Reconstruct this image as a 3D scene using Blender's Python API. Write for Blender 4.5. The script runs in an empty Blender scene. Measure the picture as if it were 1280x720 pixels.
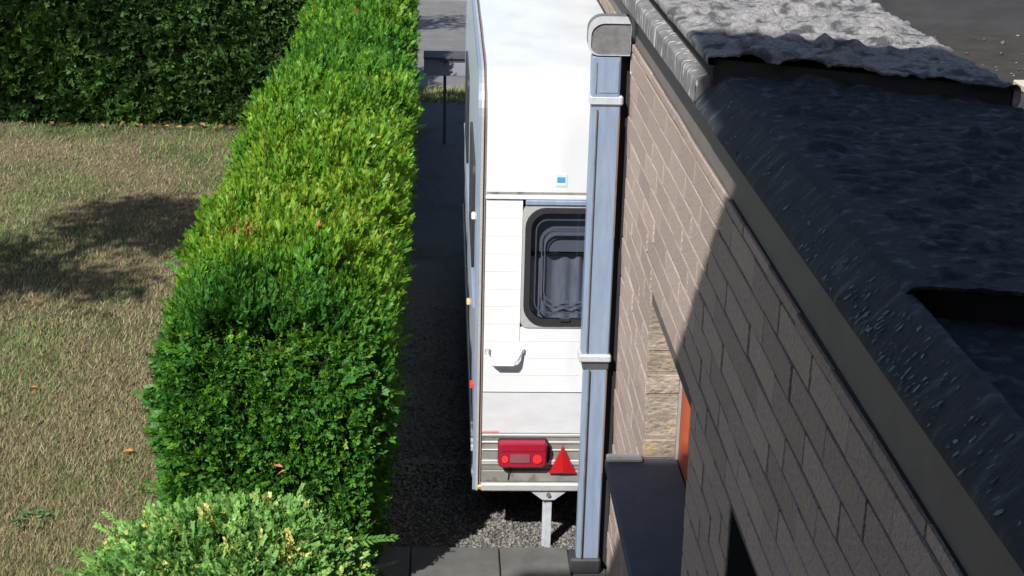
import bpy, math, random
import numpy as np
from mathutils import Matrix, Vector

# ------------------------------------------------------------------ camera, world, sun, exposure
scene = bpy.context.scene
col = scene.collection
PI = math.pi
CAM_POS = Vector((0.0, 0.0, 3.9))
CAM_AX = ((0.99894, 0.00915, 0.04496), (-0.03998, -0.33069, 0.94289), (0.02349, -0.94369, -0.32997))  # right, down, forward per world axis
cam_data = bpy.data.cameras.new('camera')
cam_data.sensor_width = 36.0
cam_data.lens = 54.84
cam_data.clip_start = 0.05
cam_data.clip_end = 2000.0
cam = bpy.data.objects.new('camera', cam_data)
col.objects.link(cam)
m3 = Matrix(((CAM_AX[0][0], -CAM_AX[0][1], -CAM_AX[0][2]),
             (CAM_AX[1][0], -CAM_AX[1][1], -CAM_AX[1][2]),
             (CAM_AX[2][0], -CAM_AX[2][1], -CAM_AX[2][2])))
cam.matrix_world = Matrix.Translation(CAM_POS) @ m3.to_4x4()
scene.camera = cam

SUN_EL = math.radians(43.3)
SUN_AZ = math.radians(30.0)          # light travels towards +Y, swung this far towards +X
world = bpy.data.worlds.new('World')
scene.world = world
world.use_nodes = True
nt = world.node_tree
bg = nt.nodes['Background']
sky = nt.nodes.new('ShaderNodeTexSky')
sky.sky_type = 'NISHITA'
sky.sun_disc = False
sky.sun_elevation = SUN_EL
sky.sun_rotation = PI + SUN_AZ       # the sun stands behind the camera and to its left
sky.altitude = 50
nt.links.new(sky.outputs['Color'], bg.inputs['Color'])
bg.inputs['Strength'].default_value = 0.076
sun_data = bpy.data.lights.new('sun', 'SUN')
sun_data.energy = 4.6
sun_data.angle = math.radians(0.5)
sun_data.color = (1.0, 0.965, 0.92)
sun = bpy.data.objects.new('sun', sun_data)
col.objects.link(sun)
sdir = Vector((math.sin(SUN_AZ) * math.cos(SUN_EL), math.cos(SUN_AZ) * math.cos(SUN_EL), -math.sin(SUN_EL)))
sun.rotation_euler = sdir.to_track_quat('-Z', 'Y').to_euler()
vs = scene.view_settings
vs.view_transform = 'Standard'
vs.look = 'None'
vs.exposure = 0.55
vs.gamma = 1.0

rng = np.random.default_rng(7)
random.seed(7)

# ------------------------------------------------------------------ materials
MATS = {}
def mat(name, c1, c2=None, rough=0.7, scale=8.0, detail=6.0, bump=0.0, bscale=60.0, metal=0.0,
        c3=None, c3_scale=2.0, c3_lo=0.55, c3_hi=0.7, island=0.0, objrand=0.0, stretch=None, spec=0.4, distortion=0.0):
    m = bpy.data.materials.new(name); m.use_nodes = True
    t = m.node_tree; b = t.nodes['Principled BSDF']
    b.inputs['Roughness'].default_value = rough
    b.inputs['Metallic'].default_value = metal
    b.inputs['Specular IOR Level'].default_value = spec
    tc = t.nodes.new('ShaderNodeTexCoord')
    vec = tc.outputs['Object']
    if stretch:
        mp = t.nodes.new('ShaderNodeMapping'); mp.inputs['Scale'].default_value = stretch
        t.links.new(vec, mp.inputs['Vector']); vec = mp.outputs['Vector']
    n = t.nodes.new('ShaderNodeTexNoise'); n.inputs['Scale'].default_value = scale
    n.inputs['Detail'].default_value = detail; n.inputs['Roughness'].default_value = 0.65
    n.inputs['Distortion'].default_value = distortion
    t.links.new(vec, n.inputs['Vector'])
    r = t.nodes.new('ShaderNodeValToRGB')
    r.color_ramp.elements[0].position = 0.32; r.color_ramp.elements[1].position = 0.68
    r.color_ramp.elements[0].color = (*c1, 1); r.color_ramp.elements[1].color = (*(c2 or c1), 1)
    t.links.new(n.outputs['Fac'], r.inputs['Fac'])
    out = r.outputs['Color']
    if c3:
        n3 = t.nodes.new('ShaderNodeTexNoise'); n3.inputs['Scale'].default_value = c3_scale; n3.inputs['Detail'].default_value = 5
        t.links.new(vec, n3.inputs['Vector'])
        mr = t.nodes.new('ShaderNodeMapRange'); mr.inputs['From Min'].default_value = c3_lo; mr.inputs['From Max'].default_value = c3_hi
        t.links.new(n3.outputs['Fac'], mr.inputs['Value'])
        mx = t.nodes.new('ShaderNodeMix'); mx.data_type = 'RGBA'
        t.links.new(mr.outputs['Result'], mx.inputs[0]); t.links.new(out, mx.inputs[6]); mx.inputs[7].default_value = (*c3, 1)
        out = mx.outputs[2]
    for amount, kind in ((island, 'i'), (objrand, 'o')):
        if amount:
            if kind == 'i':
                g = t.nodes.new('ShaderNodeNewGeometry'); src = g.outputs['Random Per Island']
            else:
                g = t.nodes.new('ShaderNodeObjectInfo'); src = g.outputs['Random']
            mr = t.nodes.new('ShaderNodeMapRange'); mr.inputs['To Min'].default_value = 1 - amount; mr.inputs['To Max'].default_value = 1 + amount
            t.links.new(src, mr.inputs['Value'])
            mul = t.nodes.new('ShaderNodeVectorMath'); mul.operation = 'SCALE'
            t.links.new(out, mul.inputs[0]); t.links.new(mr.outputs['Result'], mul.inputs['Scale'])
            out = mul.outputs['Vector']
    t.links.new(out, b.inputs['Base Color'])
    if bump:
        nb = t.nodes.new('ShaderNodeTexNoise'); nb.inputs['Scale'].default_value = bscale; nb.inputs['Detail'].default_value = 6
        t.links.new(vec, nb.inputs['Vector'])
        bp = t.nodes.new('ShaderNodeBump'); bp.inputs['Strength'].default_value = bump; bp.inputs['Distance'].default_value = 0.01
        t.links.new(nb.outputs['Fac'], bp.inputs['Height']); t.links.new(bp.outputs['Normal'], b.inputs['Normal'])
    MATS[name] = m
    return m

def leaf_mat(name, stops, rough=0.5, transl=0.25, island=0.25):
    """colour by the per-sprig attribute 'tone' (old dark growth to fresh growth)"""
    m = bpy.data.materials.new(name); m.use_nodes = True
    t = m.node_tree; b = t.nodes['Principled BSDF']; o = t.nodes['Material Output']
    b.inputs['Roughness'].default_value = rough; b.inputs['Specular IOR Level'].default_value = 0.3
    a = t.nodes.new('ShaderNodeAttribute'); a.attribute_name = 'tone'
    r = t.nodes.new('ShaderNodeValToRGB')
    els = r.color_ramp.elements
    while len(els) < len(stops): els.new(0.5)
    for e, (p, c) in zip(els, stops): e.position = p; e.color = (*c, 1)
    t.links.new(a.outputs['Fac'], r.inputs['Fac'])
    g = t.nodes.new('ShaderNodeNewGeometry')
    mr = t.nodes.new('ShaderNodeMapRange'); mr.inputs['To Min'].default_value = 1 - island; mr.inputs['To Max'].default_value = 1 + island
    t.links.new(g.outputs['Random Per Island'], mr.inputs['Value'])
    mul = t.nodes.new('ShaderNodeVectorMath'); mul.operation = 'SCALE'
    t.links.new(r.outputs['Color'], mul.inputs[0]); t.links.new(mr.outputs['Result'], mul.inputs['Scale'])
    t.links.new(mul.outputs['Vector'], b.inputs['Base Color'])
    tr = t.nodes.new('ShaderNodeBsdfTranslucent'); t.links.new(mul.outputs['Vector'], tr.inputs['Color'])
    ms = t.nodes.new('ShaderNodeMixShader'); ms.inputs['Fac'].default_value = transl
    t.links.new(b.outputs['BSDF'], ms.inputs[1]); t.links.new(tr.outputs['BSDF'], ms.inputs[2])
    t.links.new(ms.outputs['Shader'], o.inputs['Surface'])
    MATS[name] = m
    return m

M_ground = mat('soil', (0.06, 0.05, 0.035), (0.10, 0.085, 0.06), 0.95, 3, bump=0.5)
M_lawn = mat('dry_turf', (0.11, 0.087, 0.05), (0.185, 0.146, 0.088), 0.95, 9, 8, bump=0.6, bscale=90, c3=(0.075, 0.088, 0.032), c3_scale=1.1, c3_lo=0.48, c3_hi=0.62)
M_path = mat('old_asphalt', (0.075, 0.077, 0.088), (0.115, 0.117, 0.132), 0.9, 14, 8, bump=0.5, bscale=140, c3=(0.05, 0.038, 0.028), c3_scale=1.3, c3_lo=0.55, c3_hi=0.75)
M_bed = mat('grey_gravel_bed', (0.08, 0.078, 0.07), (0.13, 0.125, 0.115), 0.95, 60, bump=0.8, bscale=160)
M_stone = mat('gravel_stone', (0.12, 0.115, 0.105), (0.2, 0.19, 0.175), 0.85, 20, island=0.45)
M_slab = mat('concrete_slab', (0.085, 0.087, 0.083), (0.125, 0.126, 0.12), 0.9, 9, 9, bump=0.35, bscale=170, c3=(0.085, 0.085, 0.075), c3_scale=5, objrand=0.06)
M_road = mat('pale_asphalt', (0.125, 0.122, 0.125), (0.17, 0.165, 0.168), 0.92, 3, 10, bump=0.3, bscale=60)
M_kerb = mat('kerb_concrete', (0.25, 0.24, 0.22), (0.33, 0.32, 0.3), 0.9, 10)
M_brick = mat('beige_brick', (0.33, 0.262, 0.23), (0.52, 0.42, 0.37), 0.92, 70, 9, bump=1.0, bscale=150, c3=(0.46, 0.36, 0.22), c3_scale=7, c3_lo=0.58, c3_hi=0.74, island=0.12, objrand=0.13, spec=0.2)
M_brickl = mat('ochre_reveal_brick', (0.17, 0.14, 0.115), (0.36, 0.305, 0.245), 0.95, 26, 9, bump=1.0, bscale=45, objrand=0.22, spec=0.2, stretch=(0.8, 1, 1.5), c3=(0.36, 0.28, 0.17), c3_scale=9, c3_lo=0.54, c3_hi=0.68)
M_mortar = mat('mortar', (0.085, 0.074, 0.07), (0.14, 0.12, 0.11), 0.95, 30, bump=0.5, bscale=200)
M_fascia = mat('taupe_fascia', (0.15, 0.132, 0.125), (0.18, 0.158, 0.15), 0.7, 9)
M_felt = mat('mineral_felt', (0.16, 0.157, 0.157), (0.34, 0.33, 0.33), 0.9, 70, 9, bump=0.8, bscale=160, c3=(0.07, 0.07, 0.073), c3_scale=14, c3_lo=0.5, c3_hi=0.62)
M_felt_shade = mat('shaded_felt', (0.02, 0.024, 0.033), (0.045, 0.052, 0.066), 0.85, 55, 9, bump=0.9, bscale=240, c3=(0.10, 0.122, 0.15), c3_scale=26, c3_lo=0.55, c3_hi=0.7)  # roof felt with the house shade put into its colour
M_flash = mat('weathered_flashing', (0.13, 0.128, 0.13), (0.22, 0.215, 0.215), 0.8, 16, 8, bump=0.5, bscale=80, c3=(0.55, 0.56, 0.55), c3_scale=26, c3_lo=0.57, c3_hi=0.66, stretch=(1, 1.6, 0.35))
M_flash_shade = mat('shaded_flashing', (0.024, 0.027, 0.034), (0.047, 0.051, 0.062), 0.85, 16, 8, bump=0.5, bscale=80, c3=(0.09, 0.105, 0.12), c3_scale=16, c3_lo=0.56, c3_hi=0.7, stretch=(1, 1.8, 0.4))  # same flashing, darkened in colour where the near edge is shaded
M_gap = mat('batten_and_gap_shade', (0.02, 0.02, 0.022), (0.03, 0.03, 0.032), 0.9)  # near black for battens and for shade painted into gaps
M_lowroof = mat('brown_roof_felt', (0.028, 0.025, 0.023), (0.05, 0.044, 0.04), 0.92, 12, 9, bump=0.5, bscale=110)
M_upstand = mat('grey_upstand_felt', (0.035, 0.035, 0.038), (0.055, 0.055, 0.059), 0.85, 4, 8, stretch=(1, 1, 4))
M_cream = mat('cream_board', (0.5, 0.46, 0.36), (0.56, 0.52, 0.42), 0.8)
M_zinc = mat('blue_grey_zinc', (0.21, 0.275, 0.39), (0.285, 0.355, 0.475), 0.45, 7, 6, metal=0.2, stretch=(6, 6, 0.7), spec=0.5)
M_zinc_old = mat('dull_zinc', (0.14, 0.14, 0.145), (0.24, 0.24, 0.245), 0.55, 16, 8, metal=0.25, bump=0.2)
M_pipe_dark = mat('black_plastic', (0.03, 0.032, 0.038), (0.045, 0.047, 0.052), 0.55)
M_rust = mat('rusty_joint', (0.14, 0.095, 0.06), (0.2, 0.14, 0.09), 0.8, 20)
M_white = mat('white_enamel', (0.62, 0.645, 0.655), (0.68, 0.7, 0.71), 0.35, 2.2, 7, spec=0.45, stretch=(1.6, 1, 0.5), c3=(0.54, 0.555, 0.56), c3_scale=2.4, c3_lo=0.55, c3_hi=0.8)
M_white2 = mat('greyed_white_panel', (0.52, 0.53, 0.55), (0.6, 0.61, 0.63), 0.45, 6, 7, stretch=(1, 1, 2.5))
M_side = mat('white_side_skin', (0.68, 0.74, 0.86), (0.74, 0.8, 0.9), 0.22, 2, spec=0.6)
M_alu = mat('aluminium_trim', (0.5, 0.5, 0.49), (0.62, 0.62, 0.61), 0.4, 20, 6, metal=0.4, stretch=(1, 1, 6))
M_alu_dirty = mat('dirty_aluminium', (0.2, 0.195, 0.18), (0.3, 0.295, 0.275), 0.6, 8, 8, metal=0.2, c3=(0.12, 0.115, 0.09), c3_scale=12)
M_brownseal = mat('brown_sealant', (0.18, 0.14, 0.12), (0.24, 0.19, 0.165), 0.8)
M_rubber = mat('black_rubber', (0.02, 0.02, 0.022), (0.03, 0.03, 0.032), 0.5)
M_tyre = mat('tyre_rubber', (0.02, 0.02, 0.02), (0.03, 0.03, 0.03), 0.85)
M_chassis = mat('dark_chassis', (0.03, 0.03, 0.03), (0.05, 0.048, 0.045), 0.8)
M_steel = mat('galvanised_steel', (0.46, 0.48, 0.53), (0.6, 0.62, 0.67), 0.45, 25, metal=0.25)
M_red = mat('red_lens', (0.26, 0.009, 0.028), (0.32, 0.013, 0.036), 0.3, spec=0.45)
M_redspot = mat('red_reflector_lens', (0.85, 0.03, 0.03), (0.92, 0.05, 0.05), 0.15, spec=0.6)
M_redtri = mat('red_reflector', (0.36, 0.008, 0.012), (0.44, 0.012, 0.018), 0.3)
M_greylens = mat('smoky_lens', (0.19, 0.06, 0.075), (0.25, 0.085, 0.1), 0.4)
M_amber = mat('amber_lens', (0.7, 0.5, 0.2), None, 0.3)
M_pink = mat('red_pinstripe', (0.75, 0.28, 0.26), (0.8, 0.4, 0.38), 0.5)
M_badge = mat('pale_blue_print', (0.5, 0.62, 0.72), (0.6, 0.7, 0.78), 0.4)
M_badge2 = mat('blue_print', (0.08, 0.26, 0.5), (0.12, 0.32, 0.56), 0.4)
M_curtain = mat('grey_curtain', (0.5, 0.5, 0.53), (0.75, 0.75, 0.78), 0.9, 30, stretch=(4, 1, 0.4))
M_blind = mat('folded_blind', (0.5, 0.49, 0.52), (0.58, 0.57, 0.6), 0.8)
M_inside = mat('caravan_interior', (0.12, 0.1, 0.085), (0.16, 0.14, 0.12), 0.9)
M_redwood = mat('red_painted_wood', (0.3, 0.06, 0.027), (0.38, 0.08, 0.036), 0.5, 9, stretch=(3, 3, 0.5))
M_bluestone = mat('bluestone', (0.06, 0.07, 0.1), (0.085, 0.095, 0.13), 0.7, 14, 8, bump=0.1)
M_sill_end = mat('grey_sill_end', (0.2, 0.19, 0.2), (0.26, 0.25, 0.26), 0.8, 20)
M_dark = mat('dark_room', (0.015, 0.016, 0.02), (0.02, 0.022, 0.026), 0.9)
M_mail = mat('grey_painted_steel', (0.2, 0.21, 0.24), (0.27, 0.28, 0.31), 0.5, 6)
M_maildark = mat('dark_grey_steel', (0.06, 0.06, 0.068), (0.08, 0.08, 0.09), 0.6)
M_twig = mat('hedge_twigs', (0.035, 0.034, 0.018), (0.06, 0.056, 0.03), 0.95, 30, bump=0.8, bscale=60)
M_bark = mat('bark', (0.07, 0.055, 0.04), (0.12, 0.095, 0.07), 0.95, 12, bump=0.7, bscale=30, stretch=(3, 3, 0.6))
M_deadleaf = mat('brown_dead_leaf', (0.3, 0.12, 0.04), (0.42, 0.2, 0.08), 0.7, 60)
M_yleaf = mat('yellow_leaf', (0.6, 0.42, 0.05), (0.7, 0.52, 0.1), 0.6, 60)
M_weed = mat('weed_green', (0.035, 0.10, 0.025), (0.07, 0.17, 0.04), 0.6, 40)
M_hbrick = mat('house_brick', (0.25, 0.17, 0.13), (0.34, 0.24, 0.18), 0.9, 12, bump=0.4)
M_tile = mat('roof_tile', (0.12, 0.06, 0.045), (0.18, 0.09, 0.065), 0.85, 9)
M_grass = leaf_mat('grass_blades', [(0.0, (0.13, 0.10, 0.055)), (0.3, (0.27, 0.215, 0.13)), (0.62, (0.36, 0.30, 0.17)), (0.8, (0.18, 0.22, 0.075)), (1.0, (0.11, 0.21, 0.055))], 0.8, 0.2, 0.4)
M_yew = leaf_mat('yew_foliage', [(0.0, (0.03, 0.095, 0.02)), (0.4, (0.055, 0.185, 0.03)), (0.7, (0.10, 0.25, 0.018)), (0.92, (0.2, 0.33, 0.024)), (1.0, (0.36, 0.16, 0.06))], 0.45, 0.25, 0.3)
M_yew_far = leaf_mat('far_yew_foliage', [(0.0, (0.065, 0.13, 0.04)), (0.5, (0.11, 0.22, 0.045)), (1.0, (0.22, 0.36, 0.035))], 0.5, 0.2, 0.3)
M_juniper = leaf_mat('juniper_foliage', [(0.0, (0.055, 0.16, 0.03)), (0.5, (0.14, 0.31, 0.065)), (0.8, (0.27, 0.45, 0.12)), (0.92, (0.45, 0.45, 0.13)), (1.0, (0.75, 0.66, 0.2))], 0.5, 0.2, 0.25)
M_tree = leaf_mat('tree_leaves', [(0.0, (0.04, 0.085, 0.02)), (1.0, (0.09, 0.16, 0.03))], 0.5, 0.3)

def glass_mat(name, tint, opac):
    m = bpy.data.materials.new(name); m.use_nodes = True
    t = m.node_tree; o = t.nodes['Material Output']
    for n in list(t.nodes):
        if n != o: t.nodes.remove(n)
    tr = t.nodes.new('ShaderNodeBsdfTransparent'); tr.inputs['Color'].default_value = (*tint, 1)
    gl = t.nodes.new('ShaderNodeBsdfGlossy'); gl.inputs['Roughness'].default_value = 0.06; gl.inputs['Color'].default_value = (0.9, 0.92, 0.95, 1)
    ms = t.nodes.new('ShaderNodeMixShader'); fr = t.nodes.new('ShaderNodeLayerWeight'); fr.inputs['Blend'].default_value = 0.5
    pw = t.nodes.new('ShaderNodeMath'); pw.operation = 'POWER'; pw.inputs[1].default_value = 5.0
    t.links.new(fr.outputs['Facing'], pw.inputs[0])
    ad = t.nodes.new('ShaderNodeMath'); ad.operation = 'ADD'; ad.inputs[1].default_value = opac + 0.03
    t.links.new(pw.outputs[0], ad.inputs[0]); t.links.new(ad.outputs[0], ms.inputs['Fac'])
    t.links.new(tr.outputs[0], ms.inputs[1]); t.links.new(gl.outputs[0], ms.inputs[2]); t.links.new(ms.outputs[0], o.inputs['Surface'])
    return m
M_glass = glass_mat('smoked_acrylic', (0.62, 0.64, 0.68), 0.03)
M_pane = glass_mat('window_glass', (0.7, 0.72, 0.74), 0.03)

# ------------------------------------------------------------------ helpers
class MB:
    def __init__(s): s.v = []; s.f = []
    def box(s, x0, x1, y0, y1, z0, z1, c=0.0):
        if c <= 0:
            n = len(s.v)
            s.v += [(x0,y0,z0),(x1,y0,z0),(x1,y1,z0),(x0,y1,z0),(x0,y0,z1),(x1,y0,z1),(x1,y1,z1),(x0,y1,z1)]
            s.f += [tuple(n+i for i in q) for q in ((3,2,1,0),(4,5,6,7),(0,1,5,4),(1,2,6,5),(2,3,7,6),(3,0,4,7))]
            return s
        # chamfered box: convex solid from three shrunken face pairs
        n = len(s.v)
        xs, ys, zs = (x0, x1), (y0, y1), (z0, z1)
        idx = {}
        for i in (0,1):
            for j in (0,1):
                for k in (0,1):
                    sx = c if i == 0 else -c; sy = c if j == 0 else -c; sz = c if k == 0 else -c
                    for a, p in (('x', (xs[i], ys[j]+sy, zs[k]+sz)), ('y', (xs[i]+sx, ys[j], zs[k]+sz)), ('z', (xs[i]+sx, ys[j]+sy, zs[k]))):
                        idx[(i,j,k,a)] = len(s.v); s.v.append(p)
        F = []
        for i in (0,1):
            q = [idx[(i,0,0,'x')], idx[(i,1,0,'x')], idx[(i,1,1,'x')], idx[(i,0,1,'x')]]; F.append(q if i else q[::-1])
            q = [idx[(0,i,0,'y')], idx[(0,i,1,'y')], idx[(1,i,1,'y')], idx[(1,i,0,'y')]]; F.append(q if i else q[::-1])
            q = [idx[(0,0,i,'z')], idx[(1,0,i,'z')], idx[(1,1,i,'z')], idx[(0,1,i,'z')]]; F.append(q if i else q[::-1])
        for i in (0,1):
            for j in (0,1):
                F.append([idx[(i,j,0,'x')], idx[(i,j,1,'x')], idx[(i,j,1,'y')], idx[(i,j,0,'y')]])
                F.append([idx[(i,0,j,'x')], idx[(i,1,j,'x')], idx[(i,1,j,'z')], idx[(i,0,j,'z')]])
                F.append([idx[(0,i,j,'y')], idx[(1,i,j,'y')], idx[(1,i,j,'z')], idx[(0,i,j,'z')]])
                for k in (0,1): F.append([idx[(i,j,k,'x')], idx[(i,j,k,'y')], idx[(i,j,k,'z')]])
        s.f += [tuple(q) for q in F]
        return s
    def prism(s, poly, axis, a, b):
        """extrude a 2-D outline along an axis; poly gives the other two coordinates in order"""
        n = len(s.v); k = len(poly)
        def P(u, w, t): return {'x': (t, u, w), 'y': (u, t, w), 'z': (u, w, t)}[axis]
        s.v += [P(u, w, a) for u, w in poly] + [P(u, w, b) for u, w in poly]
        s.f += [tuple(n+i for i in range(k))[::-1], tuple(n+k+i for i in range(k))]
        s.f += [(n+i, n+(i+1) % k, n+k+(i+1) % k, n+k+i) for i in range(k)]
        return s
    def ring(s, outer, inner, axis, a, b):
        """frame between two outlines with the same point count, extruded"""
        n = len(s.v); k = len(outer)
        def P(u, w, t): return {'x': (t, u, w), 'y': (u, t, w), 'z': (u, w, t)}[axis]
        for o in (outer, inner):
            for t in (a, b): s.v += [P(u, w, t) for u, w in o]
        oa, ob, ia, ib = n, n+k, n+2*k, n+3*k
        for i in range(k):
            j = (i+1) % k
            s.f += [(oa+i, oa+j, ob+j, ob+i), (ia+j, ia+i, ib+i, ib+j), (oa+j, oa+i, ia+i, ia+j), (ob+i, ob+j, ib+j, ib+i)]
        return s
    def tube(s, pts, radii, n=8):
        base = len(s.v); pts = [Vector(p) for p in pts]
        for i, p in enumerate(pts):
            d = (pts[min(i+1, len(pts)-1)] - pts[max(i-1, 0)]).normalized()
            up = Vector((0,0,1)) if abs(d.z) < 0.9 else Vector((1,0,0))
            a = d.cross(up).normalized(); b = d.cross(a)
            r = radii[i] if hasattr(radii, '__len__') else radii
            for k in range(n):
                t = 2*PI*k/n; s.v.append(tuple(p + a*math.cos(t)*r + b*math.sin(t)*r))
        for i in range(len(pts)-1):
            for k in range(n):
                s.f.append((base+i*n+k, base+i*n+(k+1) % n, base+(i+1)*n+(k+1) % n, base+(i+1)*n+k))
        s.f.append(tuple(base+k for k in range(n))[::-1]); s.f.append(tuple(base+(len(pts)-1)*n+k for k in range(n)))
        return s
    def mesh(s, name):
        me = bpy.data.meshes.new(name); me.from_pydata([tuple(map(float, p)) for p in s.v], [], s.f); me.validate()
        import bmesh
        bm = bmesh.new(); bm.from_mesh(me); bmesh.ops.recalc_face_normals(bm, faces=bm.faces[:]); bm.to_mesh(me); bm.free()
        return me

def link(name, me, m, parent=None):
    o = bpy.data.objects.new(name, me); col.objects.link(o)
    if m and me and not me.materials: me.materials.append(m)
    if parent:
        o.parent = parent
        p = parent; off = Vector((0,0,0))
        while p: off += p.location; p = p.parent
        o.matrix_parent_inverse = Matrix.Translation(-parent['world']) if 'world' in parent else Matrix.Identity(4)
    return o
def build(mb, name, m, parent=None, smooth=False):
    me = mb.mesh(name)
    if smooth:
        for p in me.polygons: p.use_smooth = True
    o = link(name, me, m, None)
    if parent: attach(o, parent)
    return o
def world_loc(o):
    w = o.location.copy()
    if o.parent: w = w + o.matrix_parent_inverse.translation + world_loc(o.parent)
    return w
def attach(o, parent):
    o.parent = parent
    o.matrix_parent_inverse = Matrix.Translation(-world_loc(parent))
def tag(o, label=None, cat=None, group=None, kind=None):
    if label: o['label'] = label
    if cat: o['category'] = cat
    if group: o['group'] = group
    if kind: o['kind'] = kind
    return o
def thing(name, loc, label, cat, group=None):
    o = bpy.data.objects.new(name, None); col.objects.link(o); o.location = loc
    o.empty_display_size = 0.2
    return tag(o, label, cat, group)
def rrect(x0, x1, z0, z1, r, n=6):
    pts = []
    for cx, cz, a0 in ((x1-r, z1-r, 0), (x0+r, z1-r, 90), (x0+r, z0+r, 180), (x1-r, z0+r, 270)):
        for i in range(n+1):
            a = math.radians(a0 + 90*i/n); pts.append((cx + r*math.cos(a), cz + r*math.sin(a)))
    return pts
def np_mesh(name, V, F, m, parent=None, tone=None, smooth=False):
    """V (n,3), F (k,3|4) numpy -> object"""
    me = bpy.data.meshes.new(name)
    n, k = len(V), F.shape[1]
    me.vertices.add(n); me.vertices.foreach_set('co', V.astype(np.float32).ravel())
    me.loops.add(F.size); me.loops.foreach_set('vertex_index', F.astype(np.int32).ravel())
    me.polygons.add(len(F)); me.polygons.foreach_set('loop_start', np.arange(0, F.size, k, dtype=np.int32))
    if smooth: me.polygons.foreach_set('use_smooth', np.ones(len(F), bool))
    if tone is not None:
        a = me.attributes.new('tone', 'FLOAT', 'POINT'); a.data.foreach_set('value', tone.astype(np.float32))
    me.update(calc_edges=True)
    o = link(name, me, m, None)
    if parent: attach(o, parent)
    return o
def vnoise(x, y, seed=0):
    xi = np.floor(x).astype(np.int64); yi = np.floor(y).astype(np.int64); fx = x-xi; fy = y-yi
    def h(a, b):
        q = (a*374761393 + b*668265263 + seed*974634777) & 0xffffffff
        q = ((q ^ (q >> 13))*1274126177) & 0xffffffff
        return ((q ^ (q >> 16)) & 0xffff)/65535.0
    u = fx*fx*(3-2*fx); v = fy*fy*(3-2*fy)
    return (h(xi,yi)*(1-u)+h(xi+1,yi)*u)*(1-v) + (h(xi,yi+1)*(1-u)+h(xi+1,yi+1)*u)*v
def fbm(x, y, seed=0, o=4):
    s = 0; a = 0.5
    for i in range(o): s = s + a*vnoise(x*2**i, y*2**i, seed+i); a *= 0.5
    return s

def frames(D, U):
    """orthonormal frames with axis D, twist hint U"""
    D = D/np.linalg.norm(D, axis=1, keepdims=True)
    S = np.cross(D, U); l = np.linalg.norm(S, axis=1, keepdims=True); l[l < 1e-6] = 1; S = S/l
    N = np.cross(S, D)
    return D, S, N
def sprigs(P, D, L, tone, pairs=6, needle=0.38, width=0.085, angle=48):
    """leafy shoots: each has 2*pairs needle-like diamond leaves along its axis"""
    n = len(P)
    D, S, N = frames(D, rng.normal(size=(n,3)))
    quads = []
    for k in range(pairs):
        t = (k+0.6)/pairs
        for sgn in (-1, 1):
            a = math.radians(angle*(1-0.45*t)); ln = needle*(1-0.35*t)
            ax = D*math.cos(a) + S*(sgn*math.sin(a)) + N*rng.normal(0.1, 0.28, (n,1))
            wv = np.cross(ax, N); wv /= np.linalg.norm(wv, axis=1, keepdims=True)
            b = P + D*(L*t*0.9)[:,None]
            tip = b + ax*(L*ln)[:,None]; mid = b + ax*(L*ln*0.5)[:,None]; w = wv*(L*width)[:,None]
            quads.append(np.stack([b, mid+w, tip, mid-w], 1))
    # terminal leaf
    V = np.stack(quads, 1).reshape(-1, 3)
    F = np.arange(len(V)).reshape(-1, 4)
    T = np.repeat(tone, 2*pairs*4)
    return V, F, T
def merge(parts):
    V = []; F = []; T = []; o = 0
    for v, f, t in parts:
        V.append(v); F.append(f+o); T.append(t); o += len(v)
    return np.concatenate(V), np.concatenate(F), np.concatenate(T)

# ------------------------------------------------------------------ ground, lawn, path, road
def sheet(name, x0, x1, y0, y1, z, m):
    o = build(MB_plane(x0, x1, y0, y1, z), name, m); return tag(o, kind='structure')
def MB_plane(x0, x1, y0, y1, z):
    b = MB(); b.v = [(x0,y0,z),(x1,y0,z),(x1,y1,z),(x0,y1,z)]; b.f = [(0,1,2,3)]; return b
sheet('ground', -300, 300, -300, 300, -0.06, M_ground)
sheet('lawn', -12, -1.15, 2.2, 16.6, 0.0, M_lawn)
sheet('path', -1.15, 12, 0.2, 18.35, -0.012, M_path)
sheet('road', -60, 60, 18.35, 25.2, -0.03, M_road)
tag(build(MB().box(-60, 60, 25.2, 25.36, -0.04, 0.08, 0.01), 'kerb', M_kerb), kind='structure')
sheet('verge', -60, 60, 25.36, 40, 0.06, M_lawn)
gb = sheet('gravel_bed', -0.55, 0.82, 6.9, 7.75, -0.004, M_bed)

def gravel(n, x0, x1, y0, y1, r0, r1):
    oct_v = np.array([(1,0,0),(-1,0,0),(0,1,0),(0,-1,0),(0,0,1),(0,0,-1)], float)
    oct_f = np.array([(0,2,4),(2,1,4),(1,3,4),(3,0,4),(2,0,5),(1,2,5),(3,1,5),(0,3,5)])
    P = np.stack([rng.uniform(x0,x1,n), rng.uniform(y0,y1,n), np.zeros(n)], 1)
    R = rng.uniform(r0, r1, (n,1,1))*rng.uniform(0.6, 1.4, (n,1,3)); R[:,:,2] *= 0.7
    V = oct_v[None]*R + rng.normal(0, 0.18, (n,6,3))*R
    th = rng.uniform(0, 2*PI, n); c, s = np.cos(th)[:,None], np.sin(th)[:,None]
    V = np.stack([V[:,:,0]*c - V[:,:,1]*s, V[:,:,0]*s + V[:,:,1]*c, V[:,:,2]], 2) + P[:,None,:]
    F = (oct_f[None] + (np.arange(n)*6)[:,None,None]).reshape(-1,3)
    return V.reshape(-1,3), F
V, F = gravel(9000, -0.5, 0.82, 7.065, 8.15, 0.005, 0.013)
V2, F2 = gravel(5200, -0.6, 0.5, 0.0, 1.0, 0.004, 0.011)
yy = V2[:,1].reshape(-1,6); cen = yy.mean(1, keepdims=True)      # thin out towards the asphalt
V2[:,1] = (yy - cen + 8.1 + 2.6*np.clip(cen, 0, 1)**2.4).ravel()
V, F = np.concatenate([V, V2]), np.concatenate([F, F2+len(V)])
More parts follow.
